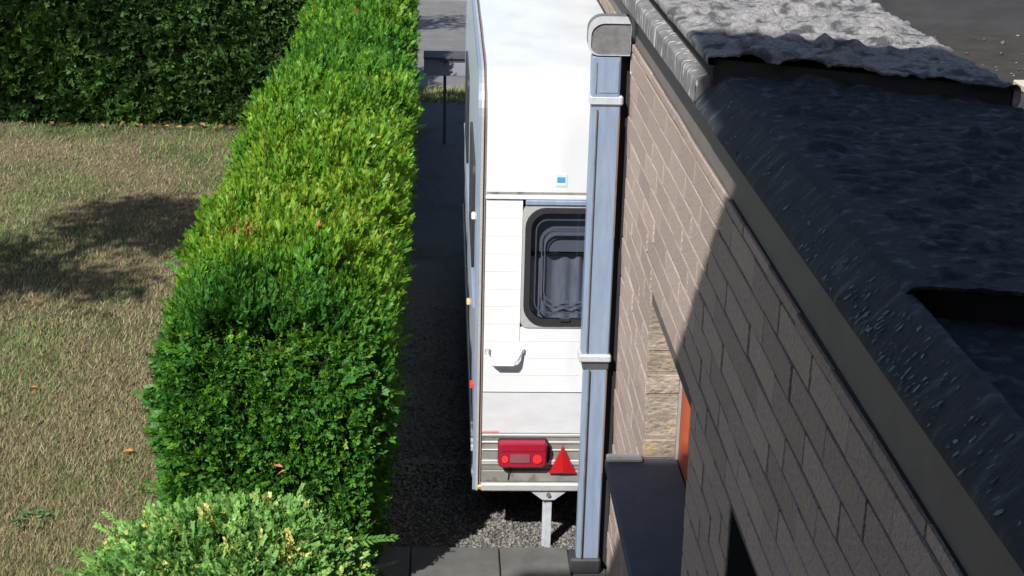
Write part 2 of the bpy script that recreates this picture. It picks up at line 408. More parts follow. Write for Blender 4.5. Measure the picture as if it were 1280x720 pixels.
tag(np_mesh('gravel', V, F, M_stone), kind='stuff')

# paving slabs, each one a piece of the pavement
pav = tag(build(MB_plane(-0.3, 0.83, 4.4, 7.05, 0.0), 'pavement', M_bed), kind='structure')
slab_me = None
for j in range(5):
    for i in range(3):
        x1 = 0.302 + 0.452*(i-0) if i < 2 else -0.150
        xa, xb = [(0.308, 0.652), (-0.142, 0.302), (-0.42, -0.148)][i]
        yb = 7.058 - j*0.5; ya = yb - 0.494
        o = build(MB().box(xa, xb, ya, yb, -0.02, 0.034 + random.uniform(-0.003, 0.003), 0.006), 'paving_slab', M_slab, pav)
slab_strip = build(MB().box(0.658, 0.832, 4.6, 6.74, -0.02, 0.03, 0.004), 'paving_slab', M_slab, pav)

# ------------------------------------------------------------------ brick garage
WX = 0.835; Y_END = 6.87; Y_BEG = 0.4
PITCH = 0.0955; MOD = 0.349; JT = 0.0095
WIN = (4.75, 5.835, 1.118, 1.80)
OPN = (2.75, 4.0, 0.9, 1.828)
garage = thing('brick_garage', (1.3, 3.6, 0), 'flat roofed beige brick garage with felted roof edge beside the caravan', 'garage')
W1 = 1.575
core = MB()
cx0, cx1 = WX + 0.006, WX + 0.30
ys = [Y_BEG, OPN[0], OPN[1], WIN[0], WIN[1], Y_END]
# wall core as butted blocks round the two openings
core.box(cx0, cx1, ys[0], ys[1], 0, 2.645); core.box(cx0, cx1, ys[2], ys[3], 0, 2.645); core.box(cx0, cx1, ys[4], ys[5], 0, 2.645)
core.box(cx0, cx1, ys[1], ys[2], 0, OPN[2]); core.box(cx0, cx1, ys[1], ys[2], OPN[3], 2.645)
core.box(cx0, cx1, ys[3], ys[4], 0, WIN[2]-0.06); core.box(cx0, cx1, ys[3], ys[4], WIN[3], 2.645)
build(core, 'wall', M_mortar, garage)
build(MB().box(cx1, 5.6, Y_END-0.3, Y_END, 0, 2.55), 'end_wall', M_hbrick, garage)
build(MB().box(cx1+0.01, 5.6, Y_BEG, Y_BEG+0.3, 0, 2.55), 'rear_wall', M_hbrick, garage)
build(MB().box(5.3, 5.6, Y_BEG+0.3, Y_END-0.3, 0, 2.55), 'far_wall', M_hbrick, garage)

brick_meshes = {}
def brick_mesh(L, h=None):
    h = h or PITCH - JT
    key = (round(L, 3), round(h, 3))
    if key not in brick_meshes:
        c = 0.0016
        v = []
        # outer face looks to -X
        for x, s in ((0.009, 0.0), (c*0.8, 0.0), (0.0, c)):
            v += [(x, -L/2+s, -h/2+s), (x, L/2-s, -h/2+s), (x, L/2-s, h/2-s), (x, -L/2+s, h/2-s)]
        f = [(8,11,10,9)]
        for a in (0, 4):
            for i in range(4):
                j = (i+1) % 4; f.append((a+i, a+4+i, a+4+j, a+j))
        b = MB(); b.v = v; b.f = f
        me = b.mesh('brick'); me.materials.append(M_brick); brick_meshes[key] = me
    return brick_meshes[key]
cells = []
ncourse = 28
for k in range(ncourse):
    z = 2.28 + PITCH*(k-23)
    if z < 0.0 or z > 2.67: continue
    hh = PITCH - JT
    if z > 2.65: hh = 0.030; z = 2.634
    zt, zb = z+PITCH*0.45, z-PITCH*0.45
    cuts = [(Y_BEG, Y_END)]
    for (a, b2, z0, z1) in (WIN, OPN):
        if z > z0-0.055 and zb < z1-0.01:
            cuts = [q for (p0, p1) in cuts for q in ((p0, min(p1, a)), (max(p0, b2), p1)) if q[1]-q[0] > 0.02]
    for (p0, p1) in cuts:
        y = 3.762 + 12*MOD + (0 if (k-23) % 2 == 0 else MOD/2)
        bounds = []
        while y > Y_BEG: bounds.append(y); y -= MOD
        bounds = [q for q in bounds if p0+0.03 < q < p1-0.03] 
        bounds = [p1] + bounds + [p0]
        for u, w in zip(bounds[1:], bounds[:-1]):
            cells.append((0.5*(u+w), z, w-u-JT, hh))
def brick_score(y, z):
    d = Vector((WX, y, z)) - CAM_POS
    ax = np.array(CAM_AX).T @ np.array(d)
    if ax[2] < 0.3: return 0
    px, py = ax[0]/ax[2], ax[1]/ax[2]
    if abs(px) > 0.345 or abs(py) > 0.2: return 0
    return WX/d.length**3
cells = [(brick_score(y, z), y, z, L, h) for y, z, L, h in cells]
cells.sort(key=lambda c: -c[0])
rest = MB()
for i, (s, y, z, L, h) in enumerate(cells):
    dx = random.gauss(0, 0.0012); dz = random.gauss(0, 0.0012)
    if i < 288 and s > 0:
        o = bpy.data.objects.new('brick', brick_mesh(L, h)); col.objects.link(o)
        o.location = (WX+dx, y, z+dz); o.rotation_euler = (random.gauss(0, 0.006), 0, random.gauss(0, 0.006)); attach(o, garage)
    else:
        me = brick_mesh(L, h); n = len(rest.v); t = random.gauss(0, 0.006)
        rest.v += [(p.co.x+WX+dx, p.co.y+y-t*p.co.z, p.co.z+z+dz+t*p.co.y) for p in me.vertices]
        rest.f += [tuple(n+i2 for i2 in p.vertices) for p in me.polygons]
r = build(rest, 'brickwork', M_brick, garage); r['kind'] = 'stuff'

# window reveal: far jamb bricks face the camera
build(MB().box(WX+0.002, WX+0.136, WIN[1]-0.0035, WIN[1]+0.012, WIN[2]-0.001, WIN[3]-0.001), 'reveal', mat('buff_mortar', (0.2, 0.165, 0.13), (0.3, 0.25, 0.2), 0.95, 30, bump=0.6, bscale=90), garage)
def reveal_brick(x0, x1, y, z0, z1, m):
    d = random.uniform(-0.003, 0.003)
    build(MB().box(x0, x1, y-0.006+d, y+0.02, z0+random.uniform(0,0.003), z1-random.uniform(-0.002,0.003), 0.004), 'brick', m, garage)
z = WIN[2] + 0.002
while z < WIN[3]-0.02:
    reveal_brick(WX+0.001, WX+0.137, WIN[1], z, min(z + PITCH - JT, WIN[3]-0.004), M_brickl)
    z += PITCH
win = bpy.data.objects.new('window', None); col.objects.link(win); win.location = (0.99, 5.3, 1.118); attach(win, garage)
win.location = (0.99, 5.3, 1.118)
fx0, fx1 = WX+0.148, WX+0.21
wy0, wy1, wz0, wz1 = WIN[0]+0.002, WIN[1]-0.014, WIN[2], WIN[3]-0.004
build(MB().ring([(wy0,wz0),(wy1,wz0),(wy1,wz1),(wy0,wz1)], [(wy0+0.07,wz0+0.07),(wy1-0.07,wz0+0.07),(wy1-0.07,wz1-0.07),(wy0+0.07,wz1-0.07)], 'x', fx0, fx1), 'frame', M_redwood, win)
build(MB().box(fx0+0.025, fx0+0.031, wy0+0.072, wy1-0.072, wz0+0.072, wz1-0.072), 'pane', M_pane, win)
build(MB().box(fx1+0.01, fx1+0.02, wy0, wy1, wz0, wz1), 'blind', M_dark, win)  # near-black sheet painting the unlit room behind the pane
build(MB().box(fx0-0.012, fx0-0.001, wy1-0.003, wy1+0.012, wz0, wz1), 'sealant_strip', M_kerb, win)
sill = build(MB().box(0.683, fx0-0.002, 4.62, WIN[1]+0.004, WIN[2]-0.05, WIN[2]-0.002, 0.004), 'window_sill', M_bluestone, garage)
build(MB().box(0.685, 0.834, WIN[1]-0.05, WIN[1]+0.002, WIN[2]-0.001, WIN[2]+0.02, 0.006), 'sill_end_strip', M_sill_end, sill)  # paler grey strip laid across the far end of the sill
# second opening nearer the camera
op = bpy.data.objects.new('window', None); col.objects.link(op); op.location = (0.99, 3.3, 0.9); attach(op, garage)
oy0, oy1, oz0, oz1 = OPN[0]+0.002, OPN[1]-0.002, OPN[2], OPN[3]-0.002
build(MB().ring([(oy0,oz0),(oy1,oz0),(oy1,oz1),(oy0,oz1)], [(oy0+0.06,oz0+0.06),(oy1-0.06,oz0+0.06),(oy1-0.06,oz1-0.06),(oy0+0.06,oz1-0.06)], 'x', WX+0.15, WX+0.2), 'frame', M_maildark, op)
build(MB().box(WX+0.17, WX+0.176, oy0+0.062, oy1-0.062, oz0+0.062, oz1-0.062), 'pane', M_pane, op)
build(MB().box(WX+0.21, WX+0.22, oy0, oy1, oz0, oz1), 'blind', M_dark, op)  # near-black again, for the dark interior of this opening
jm = MB()
jm.box(WX+0.004, WX+0.149, OPN[1]-0.012, OPN[1]-0.001, OPN[2], OPN[3]-0.003)
build(jm, 'reveal', M_dark, op)  # jamb coloured near-black for the shade inside the opening

# fascia board, following the slight fall of the roof
def fz(y): return 2.832 + 0.0115*(5.5-y)
Y_ROOF0, Y_ROOF1 = 0.5, 12.6
b = MB()
st = np.linspace(Y_ROOF0, Y_ROOF1, 12)
b.v = []
for y in st:
    zt = 2.868; zb = 2.651
    b.v += [(0.852, y, zb), (0.852, y, zt), (0.88, y, zt), (0.88, y, zb)]
for i in range(len(st)-1):
    for j in range(4): b.f.append((i*4+j, i*4+(j+1) % 4, i*4+4+(j+1) % 4, i*4+4+j))
b.f += [(3,2,1,0), tuple(4*(len(st)-1)+j for j in range(4))]
build(b, 'fascia', M_fascia, garage)
build(MB().box(WX+0.005, WX+0.12, Y_END+0.002, Y_ROOF1-0.1, 2.59, 2.650), 'carport_beam', M_brickl, garage)
build(MB().box(0.882, W1-0.01, Y_ROOF0+0.02, Y_ROOF1-0.02, 2.66, 2.86), 'roof_deck', M_gap, garage)
for yy in (8.8, 12.4):
    build(MB().box(2.55, 2.67, yy, yy+0.12, 0, 2.52, 0.008), 'carport_post', M_redwood, garage)

# felt sheets on the broad roof edge: real lumps, blisters and folds
blis = [(random.uniform(0.8, 1.56), random.uniform(1.5, 6.6), random.choice((1, 1, 1, -0.7))*random.uniform(0.5, 1.0), 0.008 + 0.022*random.random()**2, random.uniform(0.9, 1.7)) for _ in range(2600)]
blis += [(random.uniform(0.8, 1.5), random.uniform(2.6, 6.0), 1.1, random.uniform(0.025, 0.05), random.uniform(1.0, 1.9)) for _ in range(70)]
def lumps(X, Y, amp, blamp, seed):
    h = amp*0.55*(fbm(X*34, Y*38, seed, 4) - 0.47) + amp*0.28*(fbm(X*5, Y*5, seed+9, 2) - 0.38)
    for (bx, by, a, r, e) in blis:
        if by < Y.min() or by > Y.max() or not blamp: continue
        d = ((X-bx)/(r*e))**2 + ((Y-by)/r)**2
        msk = d < 1
        if msk.any(): h[msk] += blamp*a*r*0.36*np.sqrt(1-d[msk])
    return h
def felt(name, yn, yf, prof, riser, m, amp, blamp, seed, nv, nu=120):
    """prof: list of (x, z) from the outer lower lip over the top to the right side; yn/yf: near and far end as functions of x"""
    pr = np.array(prof, float)
    seg = np.r_[0, np.cumsum(np.hypot(*np.diff(pr, axis=0).T))]
    u = np.linspace(0, seg[-1], nu)
    px, pz = np.interp(u, seg, pr[:,0]), np.interp(u, seg, pr[:,1])
    for _ in range(1):
        px[1:-1] = 0.25*px[:-2]+0.5*px[1:-1]+0.25*px[2:]; pz[1:-1] = 0.25*pz[:-2]+0.5*pz[1:-1]+0.25*pz[2:]
    tx, tz = np.gradient(px), np.gradient(pz); l = np.hypot(tx, tz); nx, nz = -tz/l, tx/l
    v = np.linspace(0, 1, nv)
    Y = np.array([yn(x) for x in px])[None,:]*(1-v[:,None]) + np.array([yf(x) for x in px])[None,:]*v[:,None]
    X = np.repeat(px[None], nv, 0); Z = np.repeat(pz[None], nv, 0) + 0.0115*(4.2-Y)*0.6
    h = lumps(np.repeat(u[None], nv, 0) + 0.70, Y, amp, blamp, seed)
    edge = np.clip(np.minimum(u, 0.03)/0.03, 0, 1)[None]
    X = X + h*nx[None]*edge; Z = Z + h*nz[None]*edge
    lift = np.clip((pz-pr[0,1])/0.05, 0, 1)*np.clip((pr[:,0].max()-px)/0.02, 0, 1)
    Y[0] += 0.016*(vnoise(px*9, px*0+seed, seed)-0.5); Z[0:2] += lift*0.006*(vnoise(px*12, px*0+seed, seed+3)-0.5)
    low = np.stack([X[0], Y[0]+0.004, Z[0]-riser*lift], 1)
    V = np.concatenate([low, np.stack([X, Y, Z], 2).reshape(-1,3)])
    i, j = np.meshgrid(np.arange(nv), np.arange(nu-1), indexing='ij')
    a = i*nu+j
    F = np.stack([a, a+1, a+nu+1, a+nu], 2).reshape(-1,4)
    return np_mesh(name, V, F, m, garage, smooth=True)
lap1 = lambda x: 4.523 - 0.47*(x-0.811)
lap2 = lambda x: 2.60 - 0.2*(x-0.825)
far_prof = [(0.800,3.013),(0.779,3.016),(0.779,3.044),(0.80,3.05),(1.25,3.045),(1.575,3.036),(1.585,2.9),(1.582,2.6)]
flash_prof = [(0.77,2.882),(0.756,2.885),(0.757,2.955),(0.765,2.964),(0.80,2.97),(0.85,2.972)]
felt('roof_felt', lap1, lambda x: 7.0, far_prof, 0.010, M_felt, 0.010, 1.2, 3, 380, 190)
felt('roof_felt', lambda x: 7.01, lambda x: Y_ROOF1, far_prof, 0.02, M_felt, 0.007, 0, 5, 60, 60)
build(MB().box(0.802, 0.86, 4.62, Y_ROOF1-0.02, 2.95, 3.008), 'batten', M_gap, garage)
# black strips that paint in the shade under the raised laps
b = MB(); b.v = []
for z in (2.95, 3.03):
    for x in (0.80, 1.572): b.v += [(x, lap1(x)+0.030, z), (x, lap1(x)+0.12, z)]
b.f = [(0,2,3,1), (4,5,7,6), (0,4,6,2), (1,3,7,5), (0,1,5,4), (2,6,7,3)]
build(b, 'lap_shade', M_gap, garage)
b = MB(); b.v = []
for z in (2.88, 2.985):
    for x in (0.86, 1.572): b.v += [(x, lap2(x)+0.030, z), (x, lap2(x)+0.12, z)]
b.f = [(0,2,3,1), (4,5,7,6), (0,4,6,2), (1,3,7,5), (0,1,5,4), (2,6,7,3)]
build(b, 'lap_shade', M_gap, garage)  # painted shade strip below the nearer lap
felt('edge_flashing', lambda x: 4.60, lambda x: 7.0, flash_prof, 0.06, M_flash, 0.006, 0, 11, 180, 40)
felt('edge_flashing', lambda x: 7.01, lambda x: Y_ROOF1, flash_prof, 0.01, M_flash, 0.005, 0, 13, 50, 24)
felt('roof_felt', lap2, lambda x: lap1(x)+0.2, [(0.826,2.955),(0.830,2.976),(0.842,2.987),(0.87,2.99),(1.25,2.989),(1.575,2.984),(1.584,2.9),(1.582,2.6)], 0.012, M_felt_shade, 0.007, 0.9, 17, 320, 190)
felt('edge_flashing', lambda x: 1.2, lambda x: 4.63, [(0.77,2.876),(0.756,2.881),(0.760,2.900),(0.826,2.972),(0.836,2.975),(0.846,2.972)], 0.0, M_flash_shade, 0.003, 0.25, 37, 300, 40)
felt('roof_felt', lambda x: Y_ROOF0, lambda x: lap2(x)+0.12, [(0.832,2.955),(0.836,2.970),(0.848,2.972),(0.885,2.925),(1.25,2.912),(1.575,2.903),(1.584,2.86),(1.582,2.6)], 0.02, M_felt_shade, 0.006, 0.8, 23, 240, 150)

# crusts of pale lichen on the dark side of the felt
n = 250
cy = np.concatenate([rng.normal(2.55, 0.30, 150), rng.uniform(1.9, 4.5, 100)]); tz = rng.beta(1.3, 1.6, n)
hx = 0.757 + 0.068*tz**1.3; hz = 2.895 + 0.075*tz**1.3 + 0.0069*(4.2-cy)
a = rng.uniform(0, 2*PI, (n, 7)); a.sort(axis=1); rr_ = rng.uniform(0.5, 1.2, (n, 7))
sz = rng.uniform(0.0015, 0.006, n)
V = np.stack([np.repeat(hx[:,None], 7, 1) - 0.002 - 0.004*rng.random((n,7)), cy[:,None] + np.cos(a)*rr_*sz[:,None]*0.8, hz[:,None] + 0.003 + np.sin(a)*rr_*sz[:,None]*1.4], 2)
V[:,:,0] += 0.9*np.sin(a)*rr_*sz[:,None]*1.4
V = V.reshape(-1,3)
tag(np_mesh('lichen', V, np.arange(len(V)).reshape(-1,7), mat('pale_lichen', (0.11, 0.145, 0.15), (0.22, 0.27, 0.27), 0.95, 60, island=0.4), garage), kind='stuff')
# lower roof behind the felted edge
build(MB().box(1.594, 5.8, Y_ROOF0, 7.55, 2.46, 2.6), 'lower_roof', M_lowroof, garage)
build(MB().box(1.594, 5.8, 7.552, 7.75, 2.46, 3.1, 0.01), 'roof_upstand', M_upstand, garage)
V, F = gravel(34, 1.75, 3.2, 6.5, 7.5, 0.004, 0.013)
V[:,2] += 2.606
tag(np_mesh('roof_debris', V, F, mat('roof_grit', (0.09, 0.08, 0.07), (0.2, 0.185, 0.165), 0.9, 20, island=0.6)), kind='stuff')
tag(build(MB().box(2.36, 2.75, 6.16, 6.30, 2.602, 2.63, 0.004), 'board', M_cream), 'cream coloured board lying on the brown lower roof', 'board')

# ------------------------------------------------------------------ downpipe on the garage corner
dp = thing('downpipe', (0.74, 6.89, 0), 'blue grey square metal downpipe with collars on the garage corner', 'downpipe')
def pipe_len(x0, x1, y0, y1, z0, z1, name='pipe_section', m=M_zinc, c=0.006):
    o = build(MB().box(x0, x1, y0, y1, z0, z1, c), name, m, dp); return o
pipe_len(0.680, 0.792, 6.852, 6.925, 0.05, 1.17)
pipe_len(0.665, 0.795, 6.846, 6.93, 1.13, 2.385)
s = pipe_len(0.660, 0.788, 6.836, 6.932, 2.40, 2.598)
pipe_len(0.694, 0.779, 6.8325, 6.8355, 2.435, 2.575, 'face_panel', M_zinc, 0)
# standing folds along the left edge of the front face
for z0, z1, x in ((0.09, 1.1, 0.700), (1.19, 2.36, 0.686), (2.43, 2.57, 0.678)):
    build(MB().box(x, x+0.005, 6.832, 6.86, z0, z1, 0.001), 'seam', M_zinc_old, dp)
for z0, z1, g, m in ((1.135, 1.175, 0.012, M_steel), (2.375, 2.42, 0.012, M_steel)):
    build(MB().box(0.668-g-0.003, 0.797+g*0.7, 6.845-g, 6.935, z0, z1, 0.008), 'collar', m, dp)
build(MB().box(0.672, 0.797, 6.848, 6.93, 1.095, 1.134, 0.004), 'socket', M_maildark, dp)
build(MB().box(0.668, 0.794, 6.85, 6.93, 2.335, 2.374, 0.004), 'socket', M_maildark, dp)
build(MB().box(0.787, 0.7945, 6.8435, 6.8455, 1.75, 2.33), 'rust_streak', M_rust, dp)
build(MB().box(0.785, 0.7915, 6.8495, 6.8515, 0.55, 1.09), 'rust_streak', M_rust, dp)
build(MB().box(0.648, 0.802, 6.835, 6.95, 0.0, 0.085, 0.01), 'foot_boot', M_pipe_dark, dp)
# rounded elbow at the top that runs into the fascia
head = []
for cx, cz, r, a0 in ((0.706, 2.705, 0.066, 90), (0.690, 2.655, 0.05, 180)):
    for i in range(10):
        a = math.radians(a0 + 90*i/9); head.append((cx + r*math.cos(a), cz + r*math.sin(a)))
head = [(0.822, 2.771)] + head + [(0.822, 2.605)]
build(MB().prism(head, 'y', 6.838, 6.94), 'elbow', M_zinc_old, dp)
rim_o = head; cxm, czm = 0.76, 2.68
rim_i = [(cxm+(x-cxm)*0.92 + (0.008 if x > 0.8 else 0), czm+(z-czm)*0.84 - 0.012) for x, z in head]
build(MB().ring([(cxm+(x-cxm)*1.03, czm+(z-czm)*1.03) for x, z in head], rim_i, 'y', 6.830, 6.85), 'elbow_rim', M_steel, dp)
build(MB().box(0.798, 0.838, 6.905, 6.95, 0.0, 2.60), 'gap_shade_strip', M_gap, dp)  # dark strip standing in for the shadowed gap beside the pipe

# ------------------------------------------------------------------ caravan
cv = thing('caravan', (1.2, 9.4, 0), 'white touring caravan parked tail first in the narrow drive behind the downpipe', 'caravan')
CX0, CX1, CY, CF = 0.17, 2.25, 7.10, 11.9
def rear_profile(r_in=0.0):
    p = [(CY, 1.886)]
    p += [(CY, 2.26)]
    for i in range(1, 9):
        a = math.radians(90*i/8); p.append((CY + 0.2*(1-math.cos(a)), 2.26 + 0.19*math.sin(a)))
    p += [(8.2, 2.462), (9.5, 2.468), (10.8, 2.455), (11.3, 2.40), (11.55, 2.25), (11.8, 1.5), (11.88, 1.0), (11.85, 0.42)]
    return p
prof = rear_profile()
b = MB()
def ribbon(b, path, x0, x1, nx=24, wav=0.0):
    n0 = len(b.v)
    for (y, z) in path:
        for i in range(nx+1):
            x = x0 + (x1-x0)*i/nx
            w = wav*(math.sin(x*9+y*3)*math.sin(y*5+x*2)) if (y > CY+0.05 and y < 11) else 0
            b.v.append((x, y, z + w))
    for k in range(len(path)-1):
        for i in range(nx):
            a = n0 + k*(nx+1)+i; b.f.append((a, a+1, a+nx+2, a+nx+1))
fine = []
for (p, q) in zip(prof[:-1], prof[1:]):
    n = max(1, int(math.hypot(q[0]-p[0], q[1]-p[1])/0.12))
    fine += [(p[0]+(q[0]-p[0])*i/n, p[1]+(q[1]-p[1])*i/n) for i in range(n)]
fine.append(prof[-1])
ribbon(b, fine, CX0+0.004, CX1-0.004, 24, 0.004)
build(b, 'roof', M_white, cv, smooth=True)
side_poly = [(CY+0.004, 0.345)] + [(y+0.004 if y < 7.5 else y-0.004, z-0.004) for y, z in prof] + [(11.85, 0.4), (10.4, 0.34), (10.2, 0.36), (8.8, 0.36), (8.6, 0.34)]
for x in (CX0, CX1-0.02):
    o = build(MB().prism(side_poly, 'x', x, x+0.02), 'side_panel', M_side, cv)
build(MB().box(CX0+0.03, CX1-0.03, CY+0.03, CF-0.1, 0.36, 0.42), 'floor', M_chassis, cv)
RY = CY           # rear plane
def rear(x0, x1, z0, z1, name, m, out=0.0, th=0.02, c=0.0):
    return build(MB().box(x0, x1, RY-out, RY-out+th, z0, z1, c), name, m, cv)
# upper seam, belt gutter
build(MB().box(0.21, CX1-0.04, RY-0.0035, RY+0.004, 1.884, 1.897), 'belt_trim', M_alu_dirty, cv)
build(MB().box(0.205, CX1-0.035, RY-0.014, RY+0.004, 1.862, 1.8835, 0.004), 'belt_gutter', M_white, cv)
build(MB().box(0.395, CX1-0.225, RY-0.02, RY+0.004, 1.836, 1.861, 0.004), 'window_gutter', M_zinc, cv)
# lapped siding boards, split by the window
WZ0, WZ1, WXA, WXB = 1.215, 1.832, 0.384, 2.036
PZ = 0.0895
zt = 1.858
def siding(x0, x1, z0, z1):
    b = MB(); o1, o2 = 0.0045, 0.003
    b.prism([(RY-o1, z0), (RY-o1*0.9, z0+0.006), (RY-o2, z1), (RY+0.012, z1), (RY+0.012, z0)], 'x', x0, x1)
    build(b, 'siding_board', M_white, cv)
k = 0
while zt > 0.90:
    zb = max(zt - PZ, 0.868)
    if zb + 0.01 < WZ1 and zt - 0.01 > WZ0:
        if zt - WZ0 < PZ and zt > WZ0 and zb < WZ0:
            siding(0.208, WXA-0.002, zb+0.0004, zt); siding(WXB+0.002, CX1-0.04, zb+0.001, zt); siding(WXA, WXB, zb+0.001, WZ0-0.002)
        else:
            siding(0.208, WXA-0.002, zb+0.0004, zt); siding(WXB+0.002, CX1-0.04, zb+0.001, zt)
    else:
        siding(0.208, CX1-0.04, zb+0.0004, zt)
    zt = zb
# lower smooth panel, ribbed aluminium skirt, bumper rail
rear(0.208, CX1-0.04, 0.652, 0.866, 'lower_panel', M_white2, 0.004)
build(MB().box(0.21, 0.29, RY-0.0065, RY-0.0045, 0.654, 0.664), 'pinstripe', M_pink, cv)
b = MB(); b.box(0.208, CX1-0.04, RY-0.004, RY+0.014, 0.452, 0.650)
build(b, 'skirt_panel', M_alu_dirty, cv)
for z, hh in ((0.640, 0.007), (0.602, 0.006), (0.560, 0.004), (0.492, 0.013)):
    rear(0.208, CX1-0.04, z-hh, z+hh, 'rib', M_alu, 0.012, 0.01, 0.003)
build(MB().box(0.208, CX1-0.04, RY-0.012, RY+0.014, 0.386, 0.448, 0.004), 'bumper_band', M_alu_dirty, cv)
build(MB().box(0.205, CX1-0.035, RY-0.03, RY+0.014, 0.338, 0.382, 0.008), 'bumper_rail', M_alu, cv)
build(MB().tube([(0.352, RY-0.018, 0.475), (0.358, RY-0.02, 0.455), (0.346, RY-0.018, 0.435), (0.343, RY-0.016, 0.40)], 0.0035, 6), 'cable', M_rubber, cv)
# corner trims with the long rails
def trim(x0, x1, out, name, m, zlow):
    path = [(CY, zlow), (CY, 1.2)] + prof[:-2]
    b = MB(); n0 = 0
    for i, (y, z) in enumerate(path):
        p = path[max(i-1, 0)]; q = path[min(i+1, len(path)-1)]
        t = Vector((q[0]-p[0], q[1]-p[1])).normalized(); nrm = Vector((-t.y, t.x))
        yo, zo = y + nrm.x*out, z + nrm.y*out; yi, zi = y - nrm.x*0.02, z - nrm.y*0.02
        b.v += [(x0, yo, zo), (x1, yo, zo), (x1, yi, zi), (x0, yi, zi)]
    for i in range(len(path)-1):
        for j in range(4): b.f.append((i*4+j, i*4+(j+1) % 4, i*4+4+(j+1) % 4, i*4+4+j))
    b.f += [(0,1,2,3), tuple(4*(len(path)-1)+j for j in (3,2,1,0))]
    build(b, name, m, cv)
trim(0.192, 0.2045, 0.004, 'corner_seal', M_brownseal, 0.36)
trim(0.178, 0.191, 0.016, 'corner_trim', M_alu, 0.34)
trim(0.164, 0.177, 0.008, 'corner_trim', M_zinc, 0.34)
trim(CX1-0.034, CX1-0.02, 0.004, 'corner_seal', M_brownseal, 0.36)
trim(CX1-0.019, CX1+0.006, 0.014, 'corner_trim', M_alu, 0.34)
build(MB().tube([(0.2, RY-0.018, 0.365), (0.2, RY-0.03, 0.36)], 0.01, 8), 'screw_cap', M_amber, cv)
# side fittings
for x, sg in ((CX0, -1), (CX1, 1)):
    xo = x if sg < 0 else x
    a, c = (x-0.014, x-0.001) if sg < 0 else (x+0.001, x+0.014)
    build(MB().prism([(7.35,1.235),(7.35,1.22),(11.3,1.22),(11.3,1.235)], 'x', a, c), 'side_rail', M_zinc, cv)
    build(MB().box(a, c, 7.2, 11.6, 0.50, 0.53, 0.003), 'side_rail', M_alu, cv)
    build(MB().box(a+0.004*(sg<0), c, 7.2, 11.6, 0.355, 0.385, 0.003), 'skirt_rail', M_alu, cv)
    for y0, y1 in ((7.75, 8.75), (9.9, 10.9)):
        w = build(MB().ring(rrect(y0, y1, 1.28, 1.86, 0.07), rrect(y0+0.03, y1-0.03, 1.31, 1.83, 0.05), 'x', a, c), 'side_window', M_rubber, cv)
        build(MB().prism(rrect(y0+0.03, y1-0.03, 1.31, 1.83, 0.05), 'x', a+0.004, c-0.004), 'pane', M_maildark, w)
for y, z, m in ((7.35, 0.78, M_redspot), (8.6, 0.78, M_amber), (7.55, 1.62, M_white)):
    build(MB().box(CX0-0.022, CX0-0.001, y, y+0.05, z, z+0.03, 0.005), 'marker_light', m, cv)
# rear window
w = build(MB().ring(rrect(WXA, WXB, WZ0, WZ1, 0.035), rrect(WXA+0.018, WXB-0.018, WZ0+0.02, WZ1-0.008, 0.09), 'y', RY-0.010, RY+0.012), 'rear_window', M_alu, cv)
build(MB().ring(rrect(WXA+0.012, WXB-0.012, WZ0+0.014, WZ1-0.008, 0.10), rrect(WXA+0.040, WXB-0.040, WZ0+0.046, WZ1-0.034, 0.08), 'y', RY-0.020, RY+0.008), 'window_seal', M_rubber, w)
build(MB().prism(rrect(WXA+0.038, WXB-0.038, WZ0+0.044, WZ1-0.032, 0.081), 'y', RY-0.016, RY-0.011), 'pane', M_glass, w)
build(MB().ring(rrect(WXA+0.062, WXB-0.062, WZ0+0.075, WZ1-0.066, 0.06), rrect(WXA+0.068, WXB-0.068, WZ0+0.081, WZ1-0.072, 0.055), 'y', RY-0.009, RY-0.004), 'inner_rim', M_steel, w)
build(MB().ring(rrect(WXA+0.092, WXB-0.092, WZ0+0.1, WZ1-0.125, 0.06), rrect(WXA+0.098, WXB-0.098, WZ0+0.106, WZ1-0.131, 0.055), 'y', RY+0.014, RY+0.02), 'inner_frame', M_blind, w)
build(MB().ring(rrect(WXA+0.108, WXB-0.108, WZ0+0.12, WZ1-0.145, 0.06), rrect(WXA+0.112, WXB-0.112, WZ0+0.125, WZ1-0.15, 0.055), 'y', RY+0.022, RY+0.027), 'inner_frame', M_curtain, w)
build(MB().box(0.575, 0.625, RY-0.03, RY-0.022, WZ0+0.038, WZ0+0.058, 0.003), 'window_catch', M_rubber, w)
build(MB().box(1.79, 1.84, RY-0.03, RY-0.022, WZ0+0.038, WZ0+0.058, 0.003), 'window_catch', M_rubber, w)
nx = 180
xs = np.linspace(WXA+0.03, WXB-0.03, nx)
ya = RY + 0.055 + 0.012*np.sin(xs*95 + 2*np.sin(xs*17)) + 0.006*np.sin(xs*47)
zc = np.array([WZ0+0.02, WZ0+0.36])
V = np.stack([np.repeat(xs[None],2,0), np.repeat(ya[None],2,0), np.repeat(zc[:,None],nx,1)], 2).reshape(-1,3)
a = np.arange(nx-1); F = np.stack([a, a+1, a+nx+1, a+nx], 1)
np_mesh('curtain', V, F, M_curtain, w, smooth=True)
build(MB().box(WXA+0.03, WXB-0.03, RY+0.06, RY+0.075, WZ0+0.368, WZ1-0.02), 'blind', M_blind, w)
build(MB().box(WXA+0.03, WXB-0.03, RY+0.04, RY+0.05, WZ0+0.352, WZ0+0.364), 'curtain_rail', M_chassis, w)
build(MB().box(CX0+0.04, CX1-0.04, RY+0.5, RY+0.52, 0.45, 2.2), 'bulkhead', M_inside, cv)
